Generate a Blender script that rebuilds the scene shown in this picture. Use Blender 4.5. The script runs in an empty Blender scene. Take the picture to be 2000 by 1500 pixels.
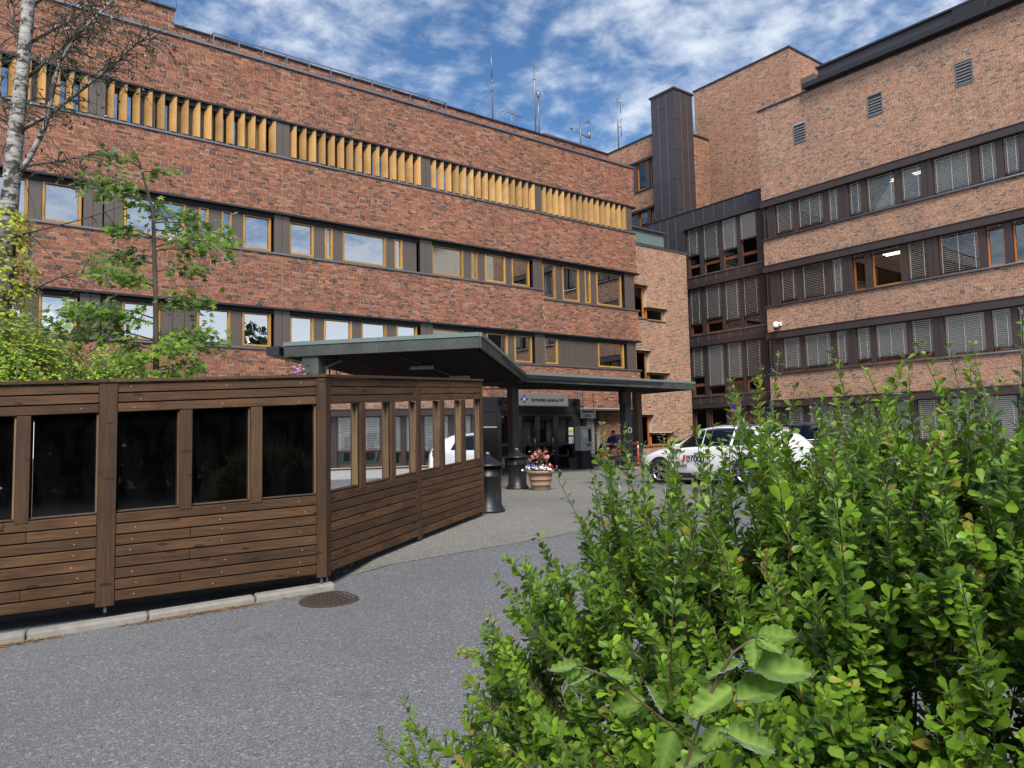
# Hospital forecourt: brick wings round an entrance yard, wooden shelter, canopy, parked cars, barberry hedge.
# World axes: X runs along the left brick wing, Y along the right brick wing, z = 0 is the height of the lens.
import bpy, math, random
import numpy as np
from mathutils import Vector, Matrix

scene = bpy.context.scene
C = scene.collection
RNG = np.random.default_rng(7)
random.seed(7)

# ------------------------------------------------------------------ camera, sky, sun, exposure
cam_d = bpy.data.cameras.new('camera')
cam = bpy.data.objects.new('camera', cam_d); C.objects.link(cam)
cam_d.sensor_fit = 'HORIZONTAL'; cam_d.sensor_width = 36.0
cam_d.lens = 36.0 * 1478.0 / 2000.0
cam_d.clip_start = 0.05; cam_d.clip_end = 3000
_r = Vector((0.79413931, -0.6073493, -0.02166978)); _d = Vector((0.02945377, 0.07407798, -0.9968174)); _f = Vector((0.6070216, 0.79097363, 0.07671697))
cam.matrix_world = Matrix(((_r.x, -_d.x, -_f.x, 0), (_r.y, -_d.y, -_f.y, 0), (_r.z, -_d.z, -_f.z, 0), (0, 0, 0, 1)))
scene.camera = cam

SUN_TO = Vector((-0.55, -0.83, 0)).normalized()          # towards the sun, on the ground
SUN_EL = math.radians(48)
world = bpy.data.worlds.new('World'); scene.world = world; world.use_nodes = True
wn, wl = world.node_tree.nodes, world.node_tree.links
wn.clear()
def W(t, **k):
    n = wn.new(t)
    for a, b in k.items(): setattr(n, a, b)
    return n
wo = W('ShaderNodeOutputWorld'); bg = W('ShaderNodeBackground'); bg.inputs[1].default_value = 0.085
sky = W('ShaderNodeTexSky', sky_type='NISHITA', sun_disc=False)
sky.sun_elevation = SUN_EL; sky.sun_rotation = math.atan2(SUN_TO.x, SUN_TO.y)
sky.air_density = 1.0; sky.dust_density = 0.3; sky.ozone_density = 4.0
tc = W('ShaderNodeTexCoord'); sep = W('ShaderNodeSeparateXYZ'); wl.new(tc.outputs['Generated'], sep.inputs[0])
def wmath(op, a, b=None, clamp=False):
    n = W('ShaderNodeMath', operation=op); n.use_clamp = clamp
    for i, v in enumerate((a, b)):
        if v is None: continue
        if isinstance(v, (int, float)): n.inputs[i].default_value = v
        else: wl.new(v, n.inputs[i])
    return n.outputs[0]
elev = wmath('POWER', wmath('SUBTRACT', 1.0, wmath('MAXIMUM', sep.outputs[2], 0.0)), 6.0)      # low sky is seen through more cloud
zz = wmath('ADD', wmath('MAXIMUM', sep.outputs[2], 0.0), 0.16)
cx = wmath('DIVIDE', sep.outputs[0], zz); cy = wmath('DIVIDE', sep.outputs[1], zz)
cv = W('ShaderNodeCombineXYZ'); wl.new(cx, cv.inputs[0]); wl.new(cy, cv.inputs[1])
def wnoise(scale, detail, rough, dist=0.0):
    n = W('ShaderNodeTexNoise'); n.inputs['Scale'].default_value = scale; n.inputs['Detail'].default_value = detail
    n.inputs['Roughness'].default_value = rough; n.inputs['Distortion'].default_value = dist
    wl.new(cv.outputs[0], n.inputs['Vector']); return n.outputs[0]
big = wnoise(0.9, 2.0, 0.5); puff = wnoise(12.0, 5.0, 0.58, 0.2); wisp = wnoise(3.0, 7.0, 0.66, 0.4)
dens = wmath('ADD', wmath('ADD', wmath('MULTIPLY', big, 1.0), wmath('MULTIPLY', puff, 0.85)), wmath('MULTIPLY', wisp, 0.75))
dens = wmath('ADD', dens, wmath('MULTIPLY', elev, 1.35))
mr = W('ShaderNodeMapRange', interpolation_type='SMOOTHSTEP'); wl.new(dens, mr.inputs[0])
mr.inputs[1].default_value = 1.18; mr.inputs[2].default_value = 1.74; mr.inputs[3].default_value = 0.0; mr.inputs[4].default_value = 0.86
cmix = W('ShaderNodeMix', data_type='RGBA'); wl.new(mr.outputs[0], cmix.inputs[0]); shs = W('ShaderNodeHueSaturation'); shs.inputs['Saturation'].default_value = 1.15; shs.inputs['Value'].default_value = .88; wl.new(sky.outputs[0], shs.inputs['Color']); wl.new(shs.outputs[0], cmix.inputs[6])
cl = W('ShaderNodeVectorMath', operation='SCALE'); cl.inputs[0].default_value = (5.6, 6.0, 6.6); wl.new(wmath('ADD', 1.0, wmath('MULTIPLY', elev, 1.6)), cl.inputs['Scale']); wl.new(cl.outputs[0], cmix.inputs[7])
wl.new(cmix.outputs[2], bg.inputs[0]); wl.new(bg.outputs[0], wo.inputs[0])

sun_d = bpy.data.lights.new('sun', 'SUN'); sun_d.energy = 3.1; sun_d.angle = math.radians(26); sun_d.color = (1.0, 0.94, 0.85)
sun = bpy.data.objects.new('sun', sun_d); C.objects.link(sun)
sdir = Vector((SUN_TO.x * math.cos(SUN_EL), SUN_TO.y * math.cos(SUN_EL), math.sin(SUN_EL)))
sun.rotation_euler = sdir.to_track_quat('Z', 'Y').to_euler()
sun.location = (0, 0, 60)
scene.view_settings.view_transform = 'Standard'; scene.view_settings.look = 'None'
scene.view_settings.exposure = 0.92; scene.view_settings.gamma = 1.0; scene.view_settings.use_curve_mapping = False
scene.render.engine = 'CYCLES'
scene.cycles.use_denoising = True
scene.cycles.max_bounces = 8; scene.cycles.transparent_max_bounces = 24
scene.cycles.caustics_reflective = False; scene.cycles.caustics_refractive = False

# ------------------------------------------------------------------ helpers
def tag(o, label=None, cat=None, group=None, kind=None):
    if label: o['label'] = label
    if cat: o['category'] = cat
    if group: o['group'] = group
    if kind: o['kind'] = kind
    return o
ORI = {}
def thing(name, loc, label, cat, group=None, kind=None):
    o = bpy.data.objects.new(name, None); C.objects.link(o); o.location = loc; o.empty_display_size = 0.2
    ORI[o.name] = np.array(loc, float)
    return tag(o, label, cat, group, kind)
def link(name, me, parent=None, loc=None):
    o = bpy.data.objects.new(name, me); C.objects.link(o)
    if parent is not None: o.parent = parent
    if loc is not None: o.location = loc
    return o
def origin_of(p):
    return ORI.get(p.name, np.zeros(3)) if p is not None else np.zeros(3)
def np_mesh(name, V, F, mats, smooth=False, attr=None, midx=None):
    V = np.asarray(V, np.float32).reshape(-1, 3); F = np.asarray(F, np.int32); k = F.shape[1]
    me = bpy.data.meshes.new(name); n = len(F)
    me.vertices.add(len(V)); me.vertices.foreach_set('co', V.ravel())
    me.loops.add(n * k); me.loops.foreach_set('vertex_index', F.ravel())
    me.polygons.add(n); me.polygons.foreach_set('loop_start', np.arange(0, n * k, k, dtype=np.int32))
    if midx is not None: me.polygons.foreach_set('material_index', np.asarray(midx, np.int32))
    me.polygons.foreach_set('use_smooth', np.full(n, smooth))
    me.update(calc_edges=True)
    for m in (mats if isinstance(mats, (list, tuple)) else [mats]): me.materials.append(m)
    if attr is not None:
        a = me.attributes.new('tone', 'FLOAT', 'POINT'); a.data.foreach_set('value', np.asarray(attr, np.float32))
    return me
class MB:
    """collects shapes in world coordinates; build() makes one mesh object relative to its thing"""
    def __init__(s): s.v = []; s.f = []; s.m = []; s.sm = []
    def add(s, vs, fs, m=0, smooth=False):
        b = len(s.v); s.v.extend([tuple(map(float, p)) for p in vs])
        for f in fs: s.f.append([b + i for i in f]); s.m.append(m); s.sm.append(smooth)
        return s
    def box(s, x0, x1, y0, y1, z0, z1, m=0):
        return s.hexa([(x0, y0, z0), (x1, y0, z0), (x1, y1, z0), (x0, y1, z0), (x0, y0, z1), (x1, y0, z1), (x1, y1, z1), (x0, y1, z1)], m)
    def hexa(s, p, m=0):
        return s.add(p, [(0, 3, 2, 1), (4, 5, 6, 7), (0, 1, 5, 4), (1, 2, 6, 5), (2, 3, 7, 6), (3, 0, 4, 7)], m)
    def obox(s, c, ax, ay, az, m=0):
        c, ax, ay, az = map(np.asarray, (c, ax, ay, az))
        return s.hexa([c - ax - ay - az, c + ax - ay - az, c + ax + ay - az, c - ax + ay - az, c - ax - ay + az, c + ax - ay + az, c + ax + ay + az, c - ax + ay + az], m)
    def bar(s, a, b, w, h, m=0, up=(0, 0, 1)):
        a, b = np.asarray(a, float), np.asarray(b, float); d = b - a; L = np.linalg.norm(d); d /= L
        u = np.asarray(up, float)
        if abs(d @ u) > .98: u = np.array([1., 0, 0])
        sd = np.cross(d, u); sd /= np.linalg.norm(sd); u = np.cross(sd, d)
        return s.obox((a + b) / 2, d * L / 2, sd * w / 2, u * h / 2, m)
    def prism(s, poly, z0, z1, m=0):
        n = len(poly); vs = [(x, y, z0) for x, y in poly] + [(x, y, z1) for x, y in poly]
        return s.add(vs, [tuple(range(n))[::-1], tuple(range(n, 2 * n))] + [(i, (i + 1) % n, n + (i + 1) % n, n + i) for i in range(n)], m)
    def tube(s, pts, rad, n=8, m=0, smooth=True):
        pts = [np.asarray(p, float) for p in pts]
        if not hasattr(rad, '__len__'): rad = [rad] * len(pts)
        rings = []; prev = None
        for i, p in enumerate(pts):
            d = pts[min(i + 1, len(pts) - 1)] - pts[max(i - 1, 0)]; d /= (np.linalg.norm(d) + 1e-9)
            u = prev if prev is not None else (np.array([0, 0, 1.]) if abs(d[2]) < .9 else np.array([1., 0, 0]))
            u = u - d * (u @ d); u /= (np.linalg.norm(u) + 1e-9); prev = u; w = np.cross(d, u)
            rings.append([p + rad[i] * (math.cos(t) * u + math.sin(t) * w) for t in np.linspace(0, 2 * math.pi, n, endpoint=False)])
        vs = [q for r in rings for q in r]; fs = []
        for i in range(len(pts) - 1):
            for j in range(n): fs.append((i * n + j, i * n + (j + 1) % n, (i + 1) * n + (j + 1) % n, (i + 1) * n + j))
        s.add(vs, fs, m, smooth)
        s.add([], [], m); b = len(s.v) - len(vs)
        s.f.append([b + j for j in range(n)][::-1]); s.m.append(m); s.sm.append(False)
        s.f.append([b + (len(pts) - 1) * n + j for j in range(n)]); s.m.append(m); s.sm.append(False)
        return s
    def lathe(s, prof, c, n=24, m=0, smooth=True):
        c = np.asarray(c, float); vs = []; fs = []
        for r, z in prof:
            for t in np.linspace(0, 2 * math.pi, n, endpoint=False): vs.append((c[0] + r * math.cos(t), c[1] + r * math.sin(t), c[2] + z))
        for i in range(len(prof) - 1):
            for j in range(n): fs.append((i * n + j, i * n + (j + 1) % n, (i + 1) * n + (j + 1) % n, (i + 1) * n + j))
        k = len(prof)
        s.add(vs, fs, m, smooth); b = len(s.v) - len(vs)
        s.f.append([b + j for j in range(n)][::-1]); s.m.append(m); s.sm.append(False)
        s.f.append([b + (k - 1) * n + j for j in range(n)]); s.m.append(m); s.sm.append(False)
        return s
    def mesh(s, name, mats, org=(0, 0, 0)):
        me = bpy.data.meshes.new(name); o = np.asarray(org, float)
        me.from_pydata([tuple(np.asarray(p) - o) for p in s.v], [], s.f); 
        for mm in (mats if isinstance(mats, (list, tuple)) else [mats]): me.materials.append(mm)
        me.polygons.foreach_set('material_index', s.m); me.polygons.foreach_set('use_smooth', s.sm); me.update()
        return me
    def build(s, name, mats, parent=None, bevel=0):
        o = link(name, s.mesh(name, mats, origin_of(parent)), parent)
        if parent is not None: ORI[o.name] = origin_of(parent)
        if bevel:
            b = o.modifiers.new('bevel', 'BEVEL'); b.width = bevel; b.segments = 2; b.limit_method = 'ANGLE'
        return o
    def solo(s, name, mats, label, cat, group=None, kind=None, org=None, bevel=0):
        org = org if org is not None else np.min(np.array(s.v), axis=0) * [0, 0, 1] + np.mean(np.array(s.v), axis=0) * [1, 1, 0]
        o = link(name, s.mesh(name, mats, org)); o.location = org; ORI[o.name] = np.array(org, float)
        if bevel:
            b = o.modifiers.new('bevel', 'BEVEL'); b.width = bevel; b.segments = 2; b.limit_method = 'ANGLE'
        return tag(o, label, cat, group, kind)

# ------------------------------------------------------------------ materials
class NT:
    def __init__(s, name):
        s.mat = bpy.data.materials.new(name); s.mat.use_nodes = True; s.n = s.mat.node_tree.nodes; s.l = s.mat.node_tree.links
        s.b = s.n['Principled BSDF']; s.out = s.n['Material Output']
    def node(s, t, **k):
        n = s.n.new(t)
        for a, b in k.items(): setattr(n, a, b)
        return n
    def inp(s, sock, v):
        if isinstance(v, (int, float)): sock.default_value = v
        elif isinstance(v, (tuple, list)): sock.default_value = tuple(v) + ((1,) if len(v) == 3 and sock.type == 'RGBA' else ())
        else: s.l.new(v, sock)
    def math(s, op, a, b=0.0, clamp=False):
        n = s.node('ShaderNodeMath', operation=op); n.use_clamp = clamp; s.inp(n.inputs[0], a); s.inp(n.inputs[1], b); return n.outputs[0]
    def coord(s, kind='Object', scale=(1, 1, 1), rot=(0, 0, 0)):
        t = s.node('ShaderNodeTexCoord'); m = s.node('ShaderNodeMapping'); s.l.new(t.outputs[kind], m.inputs[0])
        m.inputs['Scale'].default_value = scale; m.inputs['Rotation'].default_value = rot; return m.outputs[0]
    def noise(s, vec, scale, detail=4, rough=.55, dist=0):
        n = s.node('ShaderNodeTexNoise'); s.l.new(vec, n.inputs['Vector'])
        n.inputs['Scale'].default_value = scale; n.inputs['Detail'].default_value = detail; n.inputs['Roughness'].default_value = rough; n.inputs['Distortion'].default_value = dist
        return n.outputs[0]
    def ramp(s, fac, stops, interp='LINEAR'):
        n = s.node('ShaderNodeValToRGB'); n.color_ramp.interpolation = interp; e = n.color_ramp.elements
        while len(e) < len(stops): e.new(0.5)
        for i, (p, c) in enumerate(stops): e[i].position = p; e[i].color = tuple(c) + (1,)
        s.inp(n.inputs[0], fac); return n.outputs[0]
    def mix(s, fac, a, b, blend='MIX'):
        n = s.node('ShaderNodeMix', data_type='RGBA', blend_type=blend); s.inp(n.inputs[0], fac); s.inp(n.inputs[6], a); s.inp(n.inputs[7], b); return n.outputs[2]
    def set(s, col=None, rough=None, metal=None, spec=None, coat=None):
        if col is not None: s.inp(s.b.inputs['Base Color'], col)
        if rough is not None: s.inp(s.b.inputs['Roughness'], rough)
        if metal is not None: s.inp(s.b.inputs['Metallic'], metal)
        if spec is not None: s.inp(s.b.inputs['Specular IOR Level'], spec)
        if coat is not None: s.inp(s.b.inputs['Coat Weight'], coat); s.b.inputs['Coat Roughness'].default_value = .05
        return s
    def bump(s, h, strength=.3, dist=.01):
        n = s.node('ShaderNodeBump'); n.inputs['Strength'].default_value = strength; n.inputs['Distance'].default_value = dist
        s.inp(n.inputs['Height'], h); s.l.new(n.outputs[0], s.b.inputs['Normal']); return s
    def attr(s, name='tone'):
        a = s.node('ShaderNodeAttribute'); a.attribute_name = name; return a.outputs['Fac']

def plain(name, col, rough=.6, metal=0, spec=.5, var=.12, scale=3.0, bump=0.0):
    t = NT(name); v = t.coord(); n = t.noise(v, scale, 5, .6)
    c = t.mix(t.math('MULTIPLY', t.math('SUBTRACT', n, .3, True), var * 3), col, tuple(x * .55 for x in col))
    t.set(c, rough, metal, spec)
    if bump: t.bump(t.noise(v, scale * 25, 4), bump, .003)
    return t.mat
def brick_mat(name, stops, cap_dark=.5):
    t = NT(name); v = t.coord(); tone = t.attr()
    c = t.ramp(tone, stops, 'LINEAR')
    n = t.noise(v, 38, 4, .65); c = t.mix(t.math('MULTIPLY', t.math('SUBTRACT', n, .46, True), 1.8, True), c, (.07, .05, .042))
    sk = t.noise(t.coord(scale=(3.5, 3.5, .16)), 1.2, 4, .6); c = t.mix(t.math('MULTIPLY', t.math('SUBTRACT', sk, .50, True), 1.3, True), c, (.09, .065, .055))
    st = t.noise(t.coord(scale=(.35, .35, .12)), 1.4, 4, .6); c = t.mix(t.math('MULTIPLY', t.math('SUBTRACT', st, .48, True), 1.5, True), c, (.06, .045, .04))
    t.set(c, .92, 0, .25); t.bump(t.noise(v, 120, 4), .5, .004); return t.mat
M = {}
M['brick_l'] = brick_mat('brick_dark_red', [(0, (.075, .055, .048)), (.14, (.130, .082, .064)), (.2, (.215, .088, .056)), (.55, (.290, .116, .070)), (.8, (.365, .160, .094)), (1, (.43, .235, .155))])
M['brick_r'] = brick_mat('brick_tan_red', [(0, (.11, .090, .078)), (.12, (.20, .145, .11)), (.2, (.31, .150, .092)), (.55, (.395, .192, .115)), (.85, (.45, .24, .15)), (1, (.51, .33, .225))])
M['mortar_l'] = plain('mortar_warm', (.50, .40, .32), .95, var=.25, scale=2.0)
M['mortar_r'] = plain('mortar_pale', (.62, .535, .42), .95, var=.25, scale=2.0)
M['panel'] = plain('bronze_panel', (.115, .092, .078), .42, .25, .5, .15, .8)
M['metal_dark'] = plain('dark_brown_metal', (.062, .046, .044), .45, .3, .5, .22, 1.2)
M['metal_black'] = plain('black_metal', (.022, .022, .026), .45, .2, .5, .15, 1.0)
M['zinc'] = plain('zinc_flashing', (.20, .21, .23), .42, .7, .5, .2, 2.0)
M['black'] = plain('matt_black', (.010, .010, .011), .7, var=.1)
M['room'] = plain('room_dark', (.035, .033, .032), .9, var=.2)
M['white'] = plain('white_paint', (.72, .73, .72), .5, var=.05)
M['grey'] = plain('light_grey_paint', (.46, .47, .46), .5, var=.08)
M['rollblind'] = plain('roller_blind', (.74, .75, .73), .8, var=.08, scale=1.0)
M['slat'] = plain('blind_slat', (.50, .50, .49), .38, .1, .5, .06)
def wood_mat(name, a, b, scale=(2, 30, 30), knots=False, rough=.6, rot=(0, 0, 0)):
    t = NT(name); oi = t.node('ShaderNodeObjectInfo'); rnd = oi.outputs['Random']
    tc_ = t.node('ShaderNodeTexCoord'); va = t.node('ShaderNodeVectorMath', operation='ADD'); t.l.new(tc_.outputs['Object'], va.inputs[0])
    cb = t.node('ShaderNodeCombineXYZ'); t.inp(cb.inputs[0], t.math('MULTIPLY', rnd, 37.0)); t.inp(cb.inputs[1], t.math('MULTIPLY', rnd, 11.0)); t.inp(cb.inputs[2], t.math('MULTIPLY', rnd, 23.0))
    t.l.new(cb.outputs[0], va.inputs[1])
    mp = t.node('ShaderNodeMapping'); t.l.new(va.outputs[0], mp.inputs[0]); mp.inputs['Scale'].default_value = scale; mp.inputs['Rotation'].default_value = rot
    g = t.noise(mp.outputs[0], 1.6, 6, .6, .9); c = t.ramp(g, [(.28, a), (.72, b)])
    tone = t.math('ADD', t.math('MULTIPLY', rnd, .55), .70); hs = t.node('ShaderNodeHueSaturation'); t.inp(hs.inputs['Color'], c); t.inp(hs.inputs['Value'], tone); c = hs.outputs[0]
    big = t.noise(va.outputs[0], 1.3, 3, .6); c = t.mix(t.math('MULTIPLY', t.math('SUBTRACT', big, .45, True), 2.0, True), c, tuple(x * .45 for x in a))
    if knots:
        vo = t.node('ShaderNodeTexVoronoi'); m2 = t.node('ShaderNodeMapping'); t.l.new(va.outputs[0], m2.inputs[0]); m2.inputs['Scale'].default_value = (2.6, 3.0, 8.5); t.l.new(m2.outputs[0], vo.inputs['Vector']); vo.inputs['Scale'].default_value = 1.0
        k = t.math('LESS_THAN', vo.outputs['Distance'], .15); c = t.mix(t.math('MULTIPLY', k, .8), c, tuple(x * .35 for x in a))
    t.set(c, rough, 0, .35); t.bump(g, .25, .002); return t.mat
M['fin'] = wood_mat('ochre_larch_fin', (.34, .18, .050), (.46, .26, .082), (20, 20, 1.2), rough=.55)
M['ochre'] = wood_mat('ochre_frame', (.36, .19, .042), (.45, .255, .075), (8, 8, 8), rough=.5)
M['orange'] = wood_mat('orange_frame', (.42, .125, .025), (.55, .19, .045), (8, 8, 8), rough=.5)
M['redwood'] = wood_mat('red_brown_frame', (.16, .055, .032), (.21, .08, .045), (8, 8, 8), rough=.5)
M['fence'] = wood_mat('stained_pine', (.040, .019, .008), (.128, .063, .025), (1.5, 26, 26), True, .62)
M['fence_post'] = wood_mat('stained_pine_post', (.036, .019, .009), (.10, .051, .023), (26, 26, 1.3), True, .62)
M['rawpine'] = wood_mat('weathered_edge', (.12, .075, .038), (.20, .135, .072), (20, 20, 1.5), rough=.7)
M['timber'] = wood_mat('grey_timber', (.13, .10, .075), (.20, .16, .12), (20, 20, 1.2), rough=.7)
def glass_mat(name, tint=(.55, .58, .58), ior=1.9, rough=.004, dust=0.0):
    t = NT(name); t.n.remove(t.b)
    tr = t.node('ShaderNodeBsdfTransparent'); tr.inputs[0].default_value = tuple(tint) + (1,)
    gl = t.node('ShaderNodeBsdfGlossy'); gl.inputs['Roughness'].default_value = rough; gl.inputs[0].default_value = (.95, .97, .98, 1)
    fr = t.node('ShaderNodeFresnel'); fr.inputs[0].default_value = ior
    mx = t.node('ShaderNodeMixShader'); t.l.new(fr.outputs[0], mx.inputs[0]); t.l.new(tr.outputs[0], mx.inputs[1]); t.l.new(gl.outputs[0], mx.inputs[2])
    v = t.coord(); bp = t.node('ShaderNodeBump'); bp.inputs['Strength'].default_value = .06; bp.inputs['Distance'].default_value = .02; t.inp(bp.inputs['Height'], t.noise(v, .9, 1, .3)); t.l.new(bp.outputs[0], gl.inputs['Normal'])
    o_ = mx.outputs[0]
    if dust:
        df = t.node('ShaderNodeBsdfDiffuse'); df.inputs[0].default_value = (.35, .35, .36, 1); m3 = t.node('ShaderNodeMixShader')
        sm = t.noise(t.coord(scale=(3, 3, 1)), 2.2, 6, .7, .8); t.inp(m3.inputs[0], t.math('MULTIPLY', t.math('SUBTRACT', sm, .35, True), dust * 5, True)); t.l.new(o_, m3.inputs[1]); t.l.new(df.outputs[0], m3.inputs[2]); o_ = m3.outputs[0]
    t.l.new(o_, t.out.inputs[0]); return t.mat
M['glass'] = glass_mat('coated_window_glass', (.84, .87, .86), 5.5)
M['glass_r'] = glass_mat('office_window_glass', (.55, .60, .58), 2.0)
M['glass_f'] = glass_mat('shelter_pane', (.34, .36, .36), 2.8, .01, .02)
M['glass_d'] = glass_mat('shade_tinted_pane', (.20, .20, .22), 1.5, .02, .006)  # tint darkened to stand for the unlit shelter behind the left panes
M['glass_green'] = glass_mat('green_tinted_glass', (.45, .66, .58), 2.2)
def copper():
    t = NT('patinated_copper'); v = t.coord(); n = t.noise(v, 1.5, 6, .65); s2 = t.noise(t.coord(scale=(6, 6, .8)), 1.5, 4)
    c = t.ramp(n, [(.3, (.035, .040, .036)), (.55, (.062, .074, .066)), (.8, (.11, .14, .125))]); c = t.mix(t.math('MULTIPLY', t.math('SUBTRACT', s2, .45, True), 1.6, True), c, (.05, .05, .045))
    t.set(c, .6, .2); return t.mat
M['copper'] = copper()
M['copper_top'] = plain('pale_verdigris', (.15, .20, .195), .6, .1, .5, .2, 2.5)
def seam_metal(name, col):
    t = NT(name); v = t.coord(); n = t.noise(v, .9, 5, .65); n2 = t.noise(v, 7, 4)
    c = t.mix(n, tuple(x * .72 for x in col), tuple(x * 1.35 for x in col)); c = t.mix(t.math('MULTIPLY', t.math('SUBTRACT', n2, .5, True), .8), c, tuple(x * .5 for x in col))
    t.set(c, .48, .35); return t.mat
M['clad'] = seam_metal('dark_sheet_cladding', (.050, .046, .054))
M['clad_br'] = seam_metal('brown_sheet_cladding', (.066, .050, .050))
def asphalt(name, a, b, grain=220, spec_dark=.5, patch=.25):
    t = NT(name); v = t.coord(); n = t.noise(v, grain, 3, .7); n1 = t.noise(v, grain * .33, 3, .6); big = t.noise(v, .35, 5, .6); mid = t.noise(v, 2.6, 4, .65)
    c = t.ramp(n, [(.33, tuple(x * .4 for x in a)), (.5, a), (.68, b)])
    c = t.mix(t.math('MULTIPLY', t.math('SUBTRACT', n1, .55, True), 3.0, True), c, tuple(min(1, x * 1.5) for x in b))
    c = t.mix(t.math('MULTIPLY', t.math('SUBTRACT', big, .42, True), patch * 4, True), c, tuple(x * .55 for x in a))
    c = t.mix(t.math('MULTIPLY', t.math('SUBTRACT', mid, .55, True), 1.2, True), c, tuple(x * .7 for x in a))
    spot = t.noise(v, 1.1, 3, .5); c = t.mix(t.math('MULTIPLY', t.math('SUBTRACT', spot, .66, True), 5.0, True), c, tuple(x * .4 for x in a))
    vo = t.node('ShaderNodeTexVoronoi', feature='DISTANCE_TO_EDGE'); dv = t.node('ShaderNodeVectorMath', operation='ADD'); t.l.new(v, dv.inputs[0])
    nz = t.node('ShaderNodeTexNoise'); t.l.new(v, nz.inputs['Vector']); nz.inputs['Scale'].default_value = 1.6; nz.inputs['Detail'].default_value = 5; t.l.new(nz.outputs['Color'], dv.inputs[1])
    t.l.new(dv.outputs[0], vo.inputs['Vector']); vo.inputs['Scale'].default_value = .33
    crack = t.math('MULTIPLY', t.math('LESS_THAN', vo.outputs['Distance'], .0022), t.math('GREATER_THAN', t.noise(v, .5, 2), .56 if patch > .3 else .9))
    c = t.mix(t.math('MULTIPLY', crack, .75), c, (.02, .02, .02))
    t.set(c, .88, 0, .3); t.bump(t.math('ADD', n, t.math('MULTIPLY', n1, 1.2)), .75, .006); return t.mat
M['road'] = asphalt('road_asphalt', (.115, .118, .124), (.27, .275, .285), 95, patch=.29)
M['plaza'] = asphalt('old_asphalt', (.160, .154, .140), (.32, .31, .285), 80, patch=.35)
M['stone'] = plain('granite_kerb', (.27, .255, .225), .85, var=.6, scale=9, bump=.6)
M['rock'] = plain('wall_rock', (.13, .12, .11), .9, var=.5, scale=3, bump=.8)
M['soil'] = plain('garden_soil', (.045, .035, .026), .95, var=.5, scale=4, bump=.8)
def leaf_mat(name, dark, light, trans=.35, gloss=.32, ior=1.3, old=None):
    t = NT(name); t.n.remove(t.b); tone = t.attr(); c = t.ramp(tone, [(0, dark), (.9, light), (1, old or light)])
    d = t.node('ShaderNodeBsdfDiffuse'); t.l.new(c, d.inputs[0]); tr = t.node('ShaderNodeBsdfTranslucent')
    hs = t.node('ShaderNodeHueSaturation'); t.l.new(c, hs.inputs['Color']); hs.inputs['Value'].default_value = 1.7; hs.inputs['Hue'].default_value = .485; hs.inputs['Saturation'].default_value = 1.05; t.l.new(hs.outputs[0], tr.inputs[0])
    m1 = t.node('ShaderNodeMixShader'); m1.inputs[0].default_value = trans; t.l.new(d.outputs[0], m1.inputs[1]); t.l.new(tr.outputs[0], m1.inputs[2])
    g = t.node('ShaderNodeBsdfGlossy'); g.inputs['Roughness'].default_value = gloss; g.inputs[0].default_value = (.9, .95, 1, 1)
    fr = t.node('ShaderNodeFresnel'); fr.inputs[0].default_value = ior
    m2 = t.node('ShaderNodeMixShader'); t.l.new(fr.outputs[0], m2.inputs[0]); t.l.new(m1.outputs[0], m2.inputs[1]); t.l.new(g.outputs[0], m2.inputs[2]); t.l.new(m2.outputs[0], t.out.inputs[0]); return t.mat
M['barberry'] = leaf_mat('barberry_leaf', (.026, .078, .008), (.23, .39, .03), .34, .36, 1.25, (.30, .24, .05))
M['elm'] = leaf_mat('elm_leaf', (.075, .16, .02), (.27, .40, .09), .40, .6, 1.15)
M['maple'] = leaf_mat('maple_leaf', (.05, .125, .016), (.22, .36, .04), .42, .5, 1.2)
M['hedge'] = leaf_mat('hedge_leaf', (.10, .19, .018), (.36, .48, .06), .4, .5, 1.2)
M['ivy'] = leaf_mat('climber_leaf', (.12, .18, .015), (.50, .52, .06), .3, .5, 1.2)
M['birchleaf'] = leaf_mat('birch_leaf', (.03, .05, .02), (.10, .13, .05), .35, .6, 1.1)
M['rhodo'] = leaf_mat('rhododendron_leaf', (.02, .05, .012), (.05, .10, .02), .2, .3)
M['stem'] = plain('green_brown_stem', (.085, .075, .03), .7, var=.4, scale=20)
M['bark'] = plain('maple_bark', (.11, .095, .075), .9, var=.5, scale=14, bump=.5)
def birch_bark():
    t = NT('birch_bark'); v = t.coord(scale=(3, 3, 9)); n = t.noise(v, 1.7, 5, .65, .4); v2 = t.coord(scale=(2.5, 2.5, 3.2)); n2 = t.noise(v2, 1.4, 5, .7, .6)
    c = t.ramp(n, [(.36, (.40, .385, .36)), (.52, (.25, .24, .225)), (.60, (.05, .045, .04))]); c = t.mix(t.math('MULTIPLY', t.math('GREATER_THAN', n2, .55), .92), c, (.035, .03, .028))
    t.set(c, .8, 0, .3); t.bump(n, .4, .01); return t.mat
M['birch'] = birch_bark(); M['twig'] = plain('birch_twig', (.065, .055, .05), .85, var=.5, scale=8)
M['flower_pink'] = plain('pink_petals', (.62, .27, .52), .7, var=.3, scale=30)
M['flower_white'] = plain('white_petals', (.75, .75, .70), .7, var=.1); M['flower_red'] = plain('red_petals', (.55, .02, .03), .6); M['flower_violet'] = plain('violet_petals', (.10, .07, .32), .6); M['flower_coral'] = plain('coral_petals', (.55, .20, .16), .6, var=.3, scale=40)
M['terracotta'] = plain('pale_terracotta', (.30, .19, .12), .8, var=.25, scale=5)
M['iron'] = plain('cast_iron_black', (.018, .018, .020), .42, .3, .5, .2, 4)
M['grate'] = plain('rusty_grate', (.085, .060, .050), .7, .5, .5, .5, 12, .4)
M['rubber'] = plain('tyre_rubber', (.015, .015, .016), .8); M['alloy'] = plain('alloy_rim', (.45, .46, .48), .3, .85)
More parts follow.
